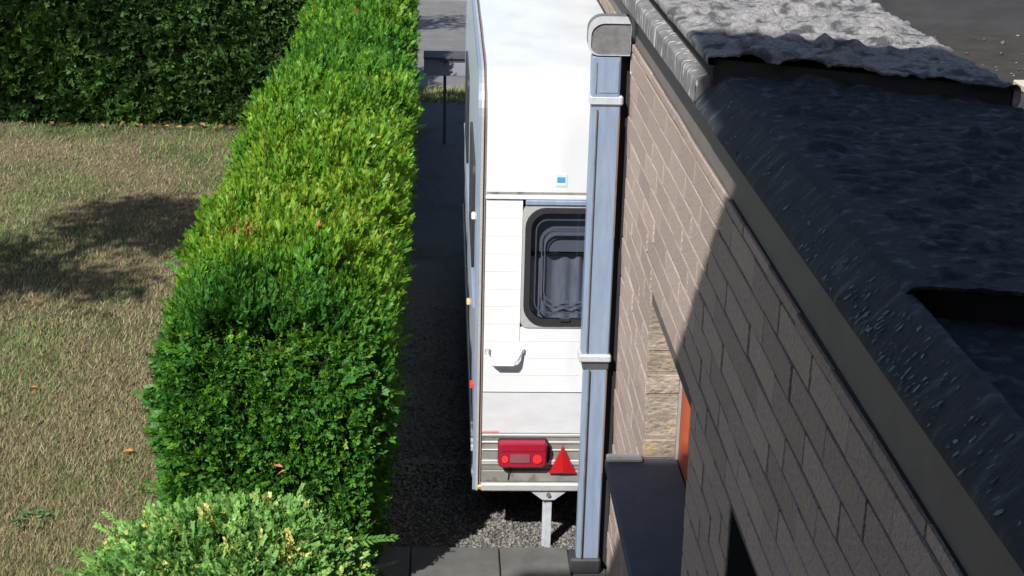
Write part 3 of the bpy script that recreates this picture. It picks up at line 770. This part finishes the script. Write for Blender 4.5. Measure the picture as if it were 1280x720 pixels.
# rear lamps, reflectors
for sg in (1, -1):
    X = (lambda x: x) if sg == 1 else (lambda x: CX0 + CX1 - x)
    def bx(x0, x1, *r): 
        a, c = sorted((X(x0), X(x1))); return MB().box(a, c, *r)
    outl = [(0.288, 0.500), (0.302, 0.486), (0.518, 0.486), (0.546, 0.506), (0.556, 0.56), (0.546, 0.60), (0.528, 0.628), (0.296, 0.628), (0.288, 0.618)]
    cenx = 0.42; cenz = 0.557
    housing = [(X(x), z) for x, z in outl]
    o = build(MB().prism(housing, 'y', RY-0.03, RY-0.012), 'tail_lamp', M_rubber, cv)
    lens = [(0.291, 0.503), (0.304, 0.490), (0.512, 0.490), (0.530, 0.506), (0.533, 0.61), (0.522, 0.625), (0.298, 0.625), (0.291, 0.616)]
    face = [(cenx+(x-cenx)*0.93, cenz+(z-cenz)*0.9) for x, z in lens]
    b = MB(); n = len(lens)
    b.v = [(X(x), RY-0.03, z) for x, z in lens] + [(X(x), RY-0.062, z) for x, z in lens] + [(X(x), RY-0.07, z) for x, z in face]
    for q in (0, n): b.f += [(q+i, q+(i+1) % n, q+n+(i+1) % n, q+n+i) for i in range(n)]
    b.f.append(tuple(2*n+i for i in range(n)))
    build(b, 'lamp_lens', M_red, o)
    def rr(x0, x1, z0, z1, r): 
        a, c = sorted((X(x0), X(x1))); return rrect(a, c, z0, z1, r, 4)
    build(MB().prism(rr(0.308, 0.338, 0.520, 0.556, 0.014), 'y', RY-0.075, RY-0.069), 'reflector', M_redspot, o)
    build(MB().prism(rr(0.462, 0.506, 0.517, 0.561, 0.02), 'y', RY-0.076, RY-0.069), 'reflector', M_redspot, o)
    build(MB().prism(rr(0.348, 0.446, 0.520, 0.565, 0.006), 'y', RY-0.075, RY-0.069), 'number_lens', M_greylens, o)
    build(MB().prism(rr(0.300, 0.52, 0.582, 0.616, 0.008), 'y', RY-0.074, RY-0.069), 'brake_lens', M_red, o)
    # triangular reflector with a raised centre ridge
    b = MB()
    A = [(0.548, 0.441), (0.684, 0.441), (0.612, 0.588)]
    b.v = [(X(x), RY-0.016, z) for x, z in A] + [(X(x), RY-0.03, z) for x, z in A] + [(X(0.616), RY-0.046, 0.455)]
    b.f = [(0,1,4,3), (1,2,5,4), (2,0,3,5), (3,4,6), (4,5,6), (5,3,6)]
    build(b, 'triangle_reflector', M_redtri, cv)
    # corner steady
    st = build(MB().prism([(X(0.455), 0.334), (X(0.645), 0.334), (X(0.58), 0.284), (X(0.52), 0.284)], 'y', RY-0.012, RY+0.008), 'corner_steady', M_steel, cv)
    build(bx(0.5405, 0.5695, RY+0.012, RY+0.03, 0.0, 0.283), 'leg', M_steel, st)
    build(bx(0.525, 0.540, RY+0.024, RY+0.05, 0.0, 0.283), 'leg_flange', M_steel, st)
    build(MB().tube([(X(0.549), RY-0.012, 0.315), (X(0.549), RY-0.024, 0.315)], 0.011, 8), 'bolt', M_rust, st)
    # grab handle
    hb = MB()
    hp = [(0.222, 1.096), (0.240, 1.056), (0.262, 1.044), (0.355, 1.044), (0.376, 1.056), (0.398, 1.094)]
    for q in range(len(hp)-1):
        x0, z0 = hp[q]; x1, z1 = hp[q+1]
    hb.v = []
    for i, (x, z) in enumerate(hp):
        yo = 0.012 if i in (0, 5) else (0.035 if i in (1, 4) else 0.045)
        hb.v += [(X(x), RY-yo-0.012, z-0.012), (X(x), RY-yo-0.012, z+0.012), (X(x), RY-yo+0.004, z+0.014), (X(x), RY-yo+0.004, z-0.014)]
    for i in range(len(hp)-1):
        for j in range(4): hb.f.append((i*4+j, i*4+(j+1) % 4, i*4+4+(j+1) % 4, i*4+4+j))
    hb.f += [(0,1,2,3), (23,22,21,20)]
    build(hb, 'grab_handle', M_side, cv)
    for xx in (0.222, 0.392):
        build(bx(xx-0.008, xx+0.016, RY-0.02, RY-0.008, 1.082, 1.108, 0.003), 'handle_mount', M_alu, cv)
# sticker: pale square with a blue field
bd = build(MB().box(0.533, 0.587, RY-0.003, RY+0.0, 1.925, 1.985, 0.0), 'sticker', M_badge, cv)
build(MB().box(0.541, 0.579, RY-0.0045, RY-0.003, 1.945, 1.972), 'print', M_badge2, bd)
build(MB().box(0.541, 0.579, RY-0.0045, RY-0.003, 1.932, 1.942), 'print', M_side, bd)
# chassis, wheels, hitch
for x in (0.55, 1.85):
    build(MB().box(x, x+0.06, CY+0.1, CF, 0.24, 0.359), 'chassis_rail', M_chassis, cv)
build(MB().box(0.35, 2.07, 9.36, 9.44, 0.26, 0.34), 'axle', M_chassis, cv)
for x in (0.27, 2.0):
    b = MB(); b.prism([(9.4+0.31*math.cos(2*PI*i/28), 0.31+0.31*math.sin(2*PI*i/28)) for i in range(28)], 'x', x, x+0.165)
    wl = build(b, 'wheel', M_tyre, cv)
    xa = x-0.006 if x < 1 else x+0.159
    build(MB().prism([(9.4+0.19*math.cos(2*PI*i/24), 0.31+0.19*math.sin(2*PI*i/24)) for i in range(24)], 'x', xa, xa+0.012), 'rim', M_alu, wl)
b = MB()
b.tube([(0.6, 11.88, 0.33), (1.2, 13.1, 0.36)], 0.035, 8); b.tube([(1.85, 11.88, 0.33), (1.22, 13.1, 0.36)], 0.035, 8); b.tube([(1.21, 13.0, 0.37), (1.21, 13.35, 0.40)], 0.045, 8)
build(b, 'drawbar', M_chassis, cv)
build(MB().tube([(1.21, 13.0, 0.02), (1.21, 13.0, 0.7)], 0.025, 8), 'jockey_post', M_steel, cv)

# ------------------------------------------------------------------ mailbox on a post
mbx = thing('mailbox', (0.02, 15.56, 0), 'grey metal mailbox with sloping lid on a thin post at the end of the drive', 'mailbox')
build(MB().box(-0.195, 0.26, 15.5, 15.74, 0.725, 0.90, 0.004), 'box', M_mail, mbx)
b = MB(); b.prism([(15.475, 0.902), (15.475, 0.914), (15.76, 0.93), (15.76, 0.902)], 'x', -0.2, 0.265)
build(b, 'lid', M_maildark, mbx)
build(MB().box(-0.02, 0.04, 15.465, 15.474, 0.865, 0.905, 0.003), 'latch', M_maildark, mbx)
build(MB().box(0.05, 0.25, 15.494, 15.499, 0.868, 0.876), 'slot', M_maildark, mbx)
build(MB().box(0.0, 0.03, 15.64, 15.68, -0.02, 0.724), 'post', M_maildark, mbx)

# ------------------------------------------------------------------ hedges
def nrmz(a): return a/np.linalg.norm(a, axis=1, keepdims=True)
HX0, HX1, HY0, HY1, HZ = -1.28, -0.27, 6.42, 16.5, 1.56
hedge = thing('hedge', (-0.9, 12.3, 0), 'long clipped yew hedge with yellow green top running beside the drive', 'hedge')
def bulge(y, z, s): return 0.07*(fbm(y*1.7, z*2.2, s, 3)-0.45)
def core_box(name, x0, x1, y0, y1, z1, parent):
    return build(MB().box(x0, x1, y0, y1, 0.0, z1, 0.08), name, M_twig, parent)
b = MB(); b.prism([(HY0+0.10, 0), (HY0+0.10, 0.95), (HY0+0.22, 1.2), (HY0+0.55, HZ-0.13), (HY1-0.1, HZ-0.12), (HY1-0.1, 0)], 'x', HX0+0.11, HX1-0.11)
build(b, 'branches', M_twig, hedge)
parts = []
# front face
def face_pts(n, a0, a1, b0, b1): return rng.uniform(a0, a1, n), rng.uniform(b0, b1, n)
HXM = (HX0+HX1)/2
def shoulder(x): return 0.30*np.clip((np.abs(x-HXM)-0.18)/0.36, 0, 1)**2
n = 24000
x, z = face_pts(n, HX0+0.05, HX1-0.03, 0.02, HZ+0.02)
x = x - 0.07*np.clip((x-HXM)/0.5, 0, 1)*(1-np.clip(z/1.3, 0, 1))
ok = z < HZ - shoulder(x) - 0.02; x, z = x[ok], z[ok]; n = len(x)
rnd = 0.42*np.clip((z-0.92)/0.62, 0, 1)**2
edge = 0.12*np.clip((np.abs(x-HXM)-0.36)/0.16, 0, 1)**2
tuft = fbm(x*16, z*16, 31, 3)
y = HY0 + rnd + edge - 0.11*(tuft-0.4) - bulge(x, z, 4) + rng.uniform(-0.01, 0.07, n)
keep = rng.uniform(0, 1, n) < np.clip(0.30 + 2.6*(tuft-0.30), 0.08, 1)
P = np.stack([x, y, z], 1)[keep]; n = len(P)
D = nrmz(np.stack([0.9*(P[:,0]-HXM), -0.75+0*P[:,0], 0.25+0*P[:,0]], 1) + rng.normal(0, 0.5, (n,3)))
tone = np.clip(rng.normal(0.5, 0.16, n) + 0.25*np.clip((P[:,2]-1.25)/0.25, 0, 1), 0.02, 0.9)
parts.append(sprigs(P, D, rng.uniform(0.028, 0.055, n), tone, 6, 0.48, 0.10, 50))
# top: fresh upright shoots
def top_patch(n, y0, y1, L0, L1):
    y = rng.uniform(y0, y1, n); x = rng.uniform(HX0, HX1+0.02, n); x = x - 0.06*np.clip((y-11)/4, 0, 1)*np.clip((x-HXM)/0.5, 0, 1) + 0.05*np.clip((HY0+1.2-y)/1.2, 0, 1)*np.clip((HXM-x)/0.5, 0, 1)
    e = shoulder(x)/0.30
    fr = np.clip((HY0+0.7-y)/0.7, 0, 1)**2
    clump = fbm(x*7, y*5, 41, 3)
    z = HZ + 0.03*np.sin(y*1.3) - 0.30*e - 0.24*fr + 0.09*(clump-0.42) + rng.uniform(-0.07, 0.01, n)
    P = np.stack([x, y, z], 1)
    D = nrmz(np.stack([1.1*(x-HXM)*e + 0.10, -0.1+0*x-0.5*fr, 1+0*x], 1) + rng.normal(0, 0.28, (n,3)))
    patch = fbm(x*1.1+3, y*0.8, 47, 3)
    fresh = np.clip(0.74 - 0.40*np.clip((HY0+0.75-y)/0.6, 0, 1) - 0.18*np.clip((y-10.6)/1.5, 0, 1), 0, 1)
    tone = np.clip(fresh + 0.5*(patch-0.45) + rng.normal(0, 0.10, n), 0.05, 0.93)
    dead = (rng.uniform(0, 1, n) < 0.003) | (np.hypot((x+1.0)*1.0, (y-7.42)*1.8) < 0.09) & (rng.uniform(0,1,n) < 0.6)
    tone[dead] = 1.0
    return sprigs(P, D, rng.uniform(L0, L1, n)*(0.8+0.5*(clump > 0.5)), tone, 7, 0.34, 0.042, 26)
parts.append(top_patch(13000, HY0+0.16, 8.4, 0.065, 0.12))
parts.append(top_patch(13000, 8.4, 11.0, 0.08, 0.14))
parts.append(top_patch(10000, 11.0, HY1, 0.085, 0.145))
# sides and far end
for sx, xs_, cnt in ((1, HX1, 13500), (-1, HX0, 10500)):
    n = cnt; y = HY0 + 0.03 + (HY1-HY0)*rng.uniform(0, 1, n)**1.3; z = rng.uniform(0.03, HZ-0.25, n)
    x = xs_ - sx*(0.07*np.clip((z-1.0)/0.3, 0, 1)**2 + 0.14*np.clip((HY0+0.22-y)/0.22, 0, 1)**2 + (0.09*(1-np.clip(z/1.3, 0, 1)) + 0.05*np.clip((y-11)/4, 0, 1) if sx > 0 else 0.06*np.clip((HY0+1.2-y)/1.2, 0, 1))) + sx*(bulge(y, z, 8) + 0.09*(fbm(y*10, z*12, 51, 3)-0.45)) + rng.uniform(-0.05, 0.02, n)
    P = np.stack([x, y, z], 1)
    D = nrmz(np.array([[0.75*sx, -0.25, 0.35]]) + rng.normal(0, 0.45, (n,3)))
    parts.append(sprigs(P, D, rng.uniform(0.04, 0.085, n), np.clip(rng.normal(0.42, 0.14, n), 0.02, 0.9), 5, 0.5, 0.10, 52))
# stray long shoots leaning out over the drive
n = 170
y = rng.uniform(HY0+0.1, 12, n); P = np.stack([np.full(n, HX1)+rng.uniform(-0.05, 0.0, n), y, rng.uniform(0.35, HZ-0.25, n)], 1)
D = nrmz(np.array([[0.9, -0.1, 0.5]]) + rng.normal(0, 0.3, (n,3)))
parts.append(sprigs(P, D, rng.uniform(0.08, 0.15, n), rng.uniform(0.45, 0.8, n), 9, 0.22, 0.035, 42))
n = 60
P = np.stack([np.full(n, HX0)+0.02, rng.uniform(HY0+0.15, 10, n), rng.uniform(0.1, HZ-0.3, n)], 1)
D = nrmz(np.array([[-0.9, -0.2, 0.3]]) + rng.normal(0, 0.3, (n,3)))
parts.append(sprigs(P, D, rng.uniform(0.10, 0.2, n), rng.uniform(0.3, 0.6, n), 9, 0.22, 0.035, 42))
V, F, T = merge(parts)
np_mesh('foliage', V, F, M_yew, hedge, T)['kind'] = 'stuff'

hedge2 = thing('hedge', (-5.5, 16.9, 0), 'dark shaded clipped hedge across the far end of the dry lawn', 'hedge')
core_box('branches', -12.0, HX0-0.1, 16.42, 17.5, 2.3, hedge2)
n = 26000
x = -1.3 - 5.2*rng.uniform(0, 1, n)**1.15; z = rng.uniform(0.02, 2.3, n)
tuft = fbm(x*9, z*9, 61, 3)
y = 16.3 - 0.16*(tuft-0.4) + rng.uniform(-0.02, 0.1, n)
keep = rng.uniform(0, 1, n) < np.clip(0.35 + 2.4*(tuft-0.28), 0.12, 1)
P = np.stack([x, y, z], 1)[keep]; n = len(P)
D = nrmz(np.array([[0, -0.7, 0.3]]) + rng.normal(0, 0.5, (n,3)))
bright = fbm(P[:,0]*0.9+2, P[:,2]*1.1, 67, 2)
p1 = sprigs(P, D, rng.uniform(0.08, 0.15, n), np.clip(0.3 + 1.1*(bright-0.45) + rng.normal(0, 0.16, n), 0, 1), 5, 0.5, 0.11, 55)
n = 5000
P = np.stack([rng.uniform(-11.5, -1.4, n), rng.uniform(16.3, 17.5, n), rng.uniform(2.28, 2.4, n)], 1)
p2 = sprigs(P, nrmz(np.array([[0, 0, 1.0]]) + rng.normal(0, 0.4, (n,3))), rng.uniform(0.1, 0.18, n), rng.uniform(0.3, 0.9, n), 5, 0.45, 0.1, 45)
V, F, T = merge([p1, p2])
np_mesh('foliage', V, F, M_yew_far, hedge2, T)['kind'] = 'stuff'

# variegated juniper in front of the hedge
jun = thing('juniper_shrub', (-0.82, 5.62, 0), 'low spreading juniper with cream tipped sprays in front of the hedge', 'shrub')
JX, JY, JA, JB, JH = -0.87, 5.60, 0.67, 0.62, 0.92
def jh(x, y):
    u = np.abs((x-JX)/JA); v = np.abs((y-JY)/JB)
    return JH*np.clip(1-0.96*(u**2.6+v**2.6), 0, 1)**0.45 + 0.16*(fbm(x*4.5, y*4.5, 71, 3)-0.45)
n = 13000
a = rng.uniform(0, 2*PI, n); q = rng.uniform(0, 1, n)**0.42
x = JX + (JA+0.02)*q*np.cos(a); y = JY + JB*q*np.sin(a)
sidew = rng.uniform(0, 1, n)
z = np.clip(jh(x, y), 0.01, 1.2)*np.where(q > 0.85, rng.uniform(0.15, 1, n), 1) - rng.uniform(0, 0.07, n)
P = np.stack([x, y, np.clip(z, 0.02, 1.2)], 1)
D = nrmz(np.stack([0.9*(x-JX), 0.9*(y-JY)-0.15, 0.5+0*x], 1) + rng.normal(0, 0.4, (n,3)))
tone = np.clip(rng.normal(0.5, 0.17, n), 0.02, 0.86)
for (cx_, cy_, r_) in ((-0.72,5.82,0.05),(-0.92,5.66,0.035),(-1.12,5.92,0.03),(-0.5,5.95,0.03),(-1.28,5.7,0.035),(-0.6,5.5,0.04),(-0.85,5.48,0.03),(-1.1,5.6,0.025),(-0.42,5.75,0.025),(-1.0,6.02,0.025)):
    mk = (np.hypot(x-cx_, y-cy_) < r_) & (rng.uniform(0,1,n) < 0.75); tone[mk] = rng.uniform(0.92, 1.0, mk.sum())
mk = rng.uniform(0,1,n) < 0.02; tone[mk] = 0.95
p1 = sprigs(P, D, rng.uniform(0.04, 0.085, n), tone, 7, 0.34, 0.075, 45)
n = 90
a = rng.uniform(0, 2*PI, n); P = np.stack([JX+0.55*np.cos(a), JY+0.55*np.sin(a), rng.uniform(0.2, 0.75, n)], 1)
D = nrmz(np.stack([np.cos(a), np.sin(a), 0.25+0*a], 1) + rng.normal(0, 0.25, (n,3)))
p2 = sprigs(P, D, rng.uniform(0.12, 0.22, n), rng.uniform(0.4, 0.8, n), 10, 0.2, 0.035, 42)
V, F, T = merge([p1, p2])
np_mesh('foliage', V, F, M_juniper, jun, T)['kind'] = 'stuff'
b = MB()
for i in range(14):
    a = 2*PI*i/14 + random.uniform(-0.2, 0.2)
    pts = [(JX, JY, 0.0)] + [(JX+0.5*t*math.cos(a), JY+0.5*t*math.sin(a), 0.1+0.5*math.sin(t*2.2)) for t in (0.3, 0.6, 0.95)]
    b.tube(pts, [0.02, 0.014, 0.009, 0.004], 6)
build(b, 'branches', M_bark, jun)
# dense inner mass of twigs
gx, gy = np.meshgrid(np.linspace(-1, 1, 30), np.linspace(-1, 1, 26))
X = JX+(JA-0.08)*gx; Yg = JY+(JB-0.08)*gy; Zg = np.clip(jh(X, Yg)-0.10, -0.02, 1)
i, j = np.meshgrid(np.arange(25), np.arange(29), indexing='ij'); a = i*30+j
np_mesh('inner_twigs', np.stack([X, Yg, Zg], 2).reshape(-1,3), np.stack([a, a+1, a+31, a+30], 2).reshape(-1,4), M_twig, jun)

# ------------------------------------------------------------------ lawn grass, weeds, fallen leaves
def blades(n, y0, y1):
    y = 1/rng.uniform(1/y1, 1/y0, n); 
    xl = -0.415*y - 0.25; x = xl + (-1.2-xl)*rng.uniform(0, 1, n)
    g = fbm(x*1.1+5, y*0.55, 81, 3) + 0.10*fbm(x*9, y*9, 83, 2)
    green = np.clip((g-0.47)*5.0 + 0.95*np.exp(-((x+3.2)/0.7)**2-((y-13.2)/1.7)**2) + 0.3*(y > 15.4), 0, 1)
    tone = np.where(rng.uniform(0,1,n) < 0.22 + 0.7*green, rng.uniform(0.72, 1.0, n), rng.uniform(0.05, 0.66, n))
    L = rng.uniform(0.02, 0.06, n)*(1+0.35*green); th = rng.uniform(0, 2*PI, n)
    lean = rng.uniform(0.5, 1.7, n)
    d = nrmz(np.stack([np.cos(th)*lean, np.sin(th)*lean, np.ones(n)], 1))
    ph = th + PI/2 + rng.normal(0, 0.4, n); w = np.stack([np.cos(ph), np.sin(ph), 0*ph], 1)*(rng.uniform(0.0015, 0.0034, n)*(0.6+y/14))[:,None]
    B = np.stack([x, y, 0*x+0.002], 1)
    V = np.stack([B-w, B+w, B+d*L[:,None]], 1).reshape(-1,3)
    return V, np.arange(len(V)).reshape(-1,3), np.repeat(tone, 3)
V, F, T = merge([blades(190000, 6.2, 16.4)])
tag(np_mesh('lawn_grass', V, F, M_grass, None, T), kind='stuff')
# tufts on the edge between the drive and the road
n = 5000
x = rng.uniform(-0.6, 1.2, n); y = 17.95 + rng.normal(0, 0.16, n)
th = rng.uniform(0, 2*PI, n); d = nrmz(np.stack([np.cos(th)*0.8, np.sin(th)*0.8, np.ones(n)], 1)); L = rng.uniform(0.04, 0.11, n)
w = np.stack([np.cos(th+1.5), np.sin(th+1.5), 0*th], 1)*0.006
B = np.stack([x, y, 0*x-0.012], 1); V = np.stack([B-w, B+w, B+d*L[:,None]], 1).reshape(-1,3)
tag(np_mesh('verge_grass', V, np.arange(len(V)).reshape(-1,3), M_grass, None, np.repeat(rng.uniform(0.5, 1, n), 3)), kind='stuff')

def leaf_mesh(name, m, L=0.05, W=0.03, curl=0.012):
    b = MB(); b.v = [(0,-L/2,0.002), (W/2,-L*0.1,curl), (W*0.35,L*0.28,curl*0.7), (0,L/2,0.004), (-W*0.35,L*0.28,curl), (-W/2,-L*0.1,curl*0.6), (0,0.05*L,0.001)]
    b.f = [(0,1,6),(1,2,6),(2,3,6),(3,4,6),(4,5,6),(5,0,6)]
    me = b.mesh(name); me.materials.append(m); return me
me_b = leaf_mesh('fallen_leaf', M_deadleaf); me_y = leaf_mesh('fallen_leaf', M_yleaf)
def leaf(me, x, y, z, s, label, group=None):
    o = bpy.data.objects.new('fallen_leaf', me); col.objects.link(o); o.location = (x, y, z)
    o.rotation_euler = (random.uniform(-0.3, 0.3), random.uniform(-0.3, 0.3), random.uniform(0, 6.28)); o.scale = (s, s, s)
    return tag(o, label, 'leaf', group)
leaf(me_b, -2.536, 9.08, 0.03, 1.3, 'curled brown leaf lying alone on the dry lawn near the left edge')
leaf(me_y, -2.321, 12.015, 0.03, 1.1, 'small yellow leaf in the tree shadow on the lawn')
leaf(me_b, -1.78, 8.166, 0.03, 1.3, 'dull reddish leaf on the lawn close beside the long hedge')
leaf(me_b, -0.70, 6.12, 0.93, 1.1, 'brown leaf caught between the juniper and the hedge front')
leaf(me_b, -0.67, 6.02, 0.95, 0.9, 'orange brown leaf resting on the top rim of the juniper')
for i in range(16):
    leaf(me_b, -4.4 + 2.2*(i/15)**0.7 + random.uniform(-0.05, 0.05), 16.12 + random.uniform(-0.12, 0.05), 0.03, random.uniform(1.2, 2.2), 'brown fallen leaf, one of a row littering the foot of the far hedge', 'fallen leaves along the foot of the far hedge')
def weed(x, y, n, r, label):
    t = thing('weed', (x, y, 0), label, 'weed')
    for i in range(n):
        a = random.uniform(0, 2*PI); q = r*math.sqrt(random.random()); ln = random.uniform(0.02, 0.038)
        cx, cy, h = x+q*math.cos(a), y+q*math.sin(a), random.uniform(0.012, 0.05)
        a2 = a + random.uniform(-0.9, 0.9); c, s_ = math.cos(a2), math.sin(a2); w = ln*random.uniform(0.28, 0.42); b = MB()
        dz = random.uniform(-0.012, 0.016)
        b.v = [(cx, cy, h), (cx+c*ln*0.5-s_*w, cy+s_*ln*0.5+c*w, h+0.006+dz*0.5), (cx+c*ln, cy+s_*ln, h+dz), (cx+c*ln*0.5+s_*w, cy+s_*ln*0.5-c*w, h+0.004+dz*0.5), (cx+c*ln*0.5, cy+s_*ln*0.5, h-0.003+dz*0.5)]
        b.f = [(0,4,1), (1,4,2), (2,4,3), (3,4,0)]
        build(b, 'leaf', M_weed, t)
weed(-2.116, 7.344, 46, 0.085, 'green broad leaved weed rosette at the near left of the lawn')
weed(-2.39, 14.79, 40, 0.12, 'green weed near the far hedge and the tree shadow')
weed(-1.85, 9.6, 14, 0.05, 'tiny green weed on the bare lawn beside the hedge')

# ------------------------------------------------------------------ trees to the left that throw the lawn shadows
def tree(x, y, zc, rx, rz, n, label, seed, leafs=0.09, skew=(0,0)):
    rg = np.random.default_rng(seed)
    t = thing('broadleaf_tree', (x, y, 0), label, 'tree')
    b = MB(); top = zc + rz*0.6
    k = rz/1.15; b.tube([(x-2.6*(k > 1.2), y, -0.05), (x-1.9*(k > 1.2), y, zc*0.35), (x-1.2*(k > 1.2), y+0.05, zc*0.7), (x-0.3*(k > 1.2), y, top)], [0.13*k, 0.10*k, 0.07*k, 0.02], 10)
    cl = []
    for i in range(26):
        a = rg.uniform(0, 2*PI); h = rg.uniform(-0.8, 0.9); q = math.sqrt(max(0, 1-h*h))*rg.uniform(0.4, 1.0)
        c = (x + rx*q*math.cos(a), y + rx*q*math.sin(a), zc + rz*h); cl.append(c)
        b.tube([(x-0.5*(k > 1.2), y, zc + rz*(h-0.5)), ((x+c[0])/2, (y+c[1])/2, zc+rz*(h-0.2)), c], [0.03, 0.015, 0.005], 6)
    build(b, 'trunk', M_bark, t)
    cl = np.array(cl); pick = rg.integers(0, len(cl), n)
    P = cl[pick] + rg.normal(0, 0.28*rx**0.5, (n,3))*np.array([0.55, 0.55, 0.45])
    D = nrmz(rg.normal(0, 1, (n,3))); S = nrmz(np.cross(D, rg.normal(0, 1, (n,3)))); L = rg.uniform(0.6, 1.2, (n,1))*leafs
    V = np.stack([P, P+D*L*0.5+S*L*0.35, P+D*L, P+D*L*0.5-S*L*0.35], 1).reshape(-1,3)
    o = np_mesh('crown', V, np.arange(len(V)).reshape(-1,4), M_tree, t, np.repeat(rg.uniform(0, 1, n), 4)); o['kind'] = 'stuff'
tree(-5.6, 7.2, 5.2, 0.98, 1.25, 6500, 'slender garden tree left of the lawn that shades its middle', 5)
tree(-10.4, 4.9, 14.2, 2.1, 1.5, 1100, 'taller broad tree at the lawn edge that shades the far hedge', 6, 0.14)
tree(-2.9, 18.2, 5.2, 0.6, 0.6, 900, 'thin roadside tree behind the far hedge', 8, 0.09)

# ------------------------------------------------------------------ the house behind the camera, whose eaves shade the near half
house = thing('house', (2.0, -4.0, 0), 'tall brick house the view is taken from, its eaves shading the garage', 'house')
EZ, EY, EX0, EX1 = 7.2, 0.228, -3.4, 8.0
build(MB().box(EX0+0.25, EX1-0.25, -8.3, -0.3, 0, 7.05), 'wall', M_hbrick, house)
b = MB(); b.prism([(EY, EZ-0.12), (EY, EZ), (-4.2, 10.1), (-8.6, EZ), (-8.6, EZ-0.12), (-4.2, 9.9)], 'x', EX0, EX1)
build(b, 'roof', M_tile, house)
build(MB().prism([(-1.462, 0.1), (-1.462, 0.75), (-1.407, 0.87), (-1.372, 1.18), (-0.56, 0.85), (-0.56, 0.1)], 'z', EZ-0.1, EZ-0.04), 'shadow_plate', M_tile, house)  # added outline under the eaves, cut to throw the shadow edge on the felt
for x, z in ((-1.8, 1.0), (1.6, 5.0), (4.2, 5.0), (-1.8, 5.0), (4.2, 1.0)):
    wn = build(MB().ring([(x,z),(x+1.2,z),(x+1.2,z+1.3),(x,z+1.3)], [(x+0.07,z+0.07),(x+1.13,z+0.07),(x+1.13,z+1.23),(x+0.07,z+1.23)], 'y', -0.299, -0.25), 'window', M_white, house)
    build(MB().box(x+0.07, x+1.13, -0.29, -0.28, z+0.07, z+1.23), 'pane', M_maildark, wn)
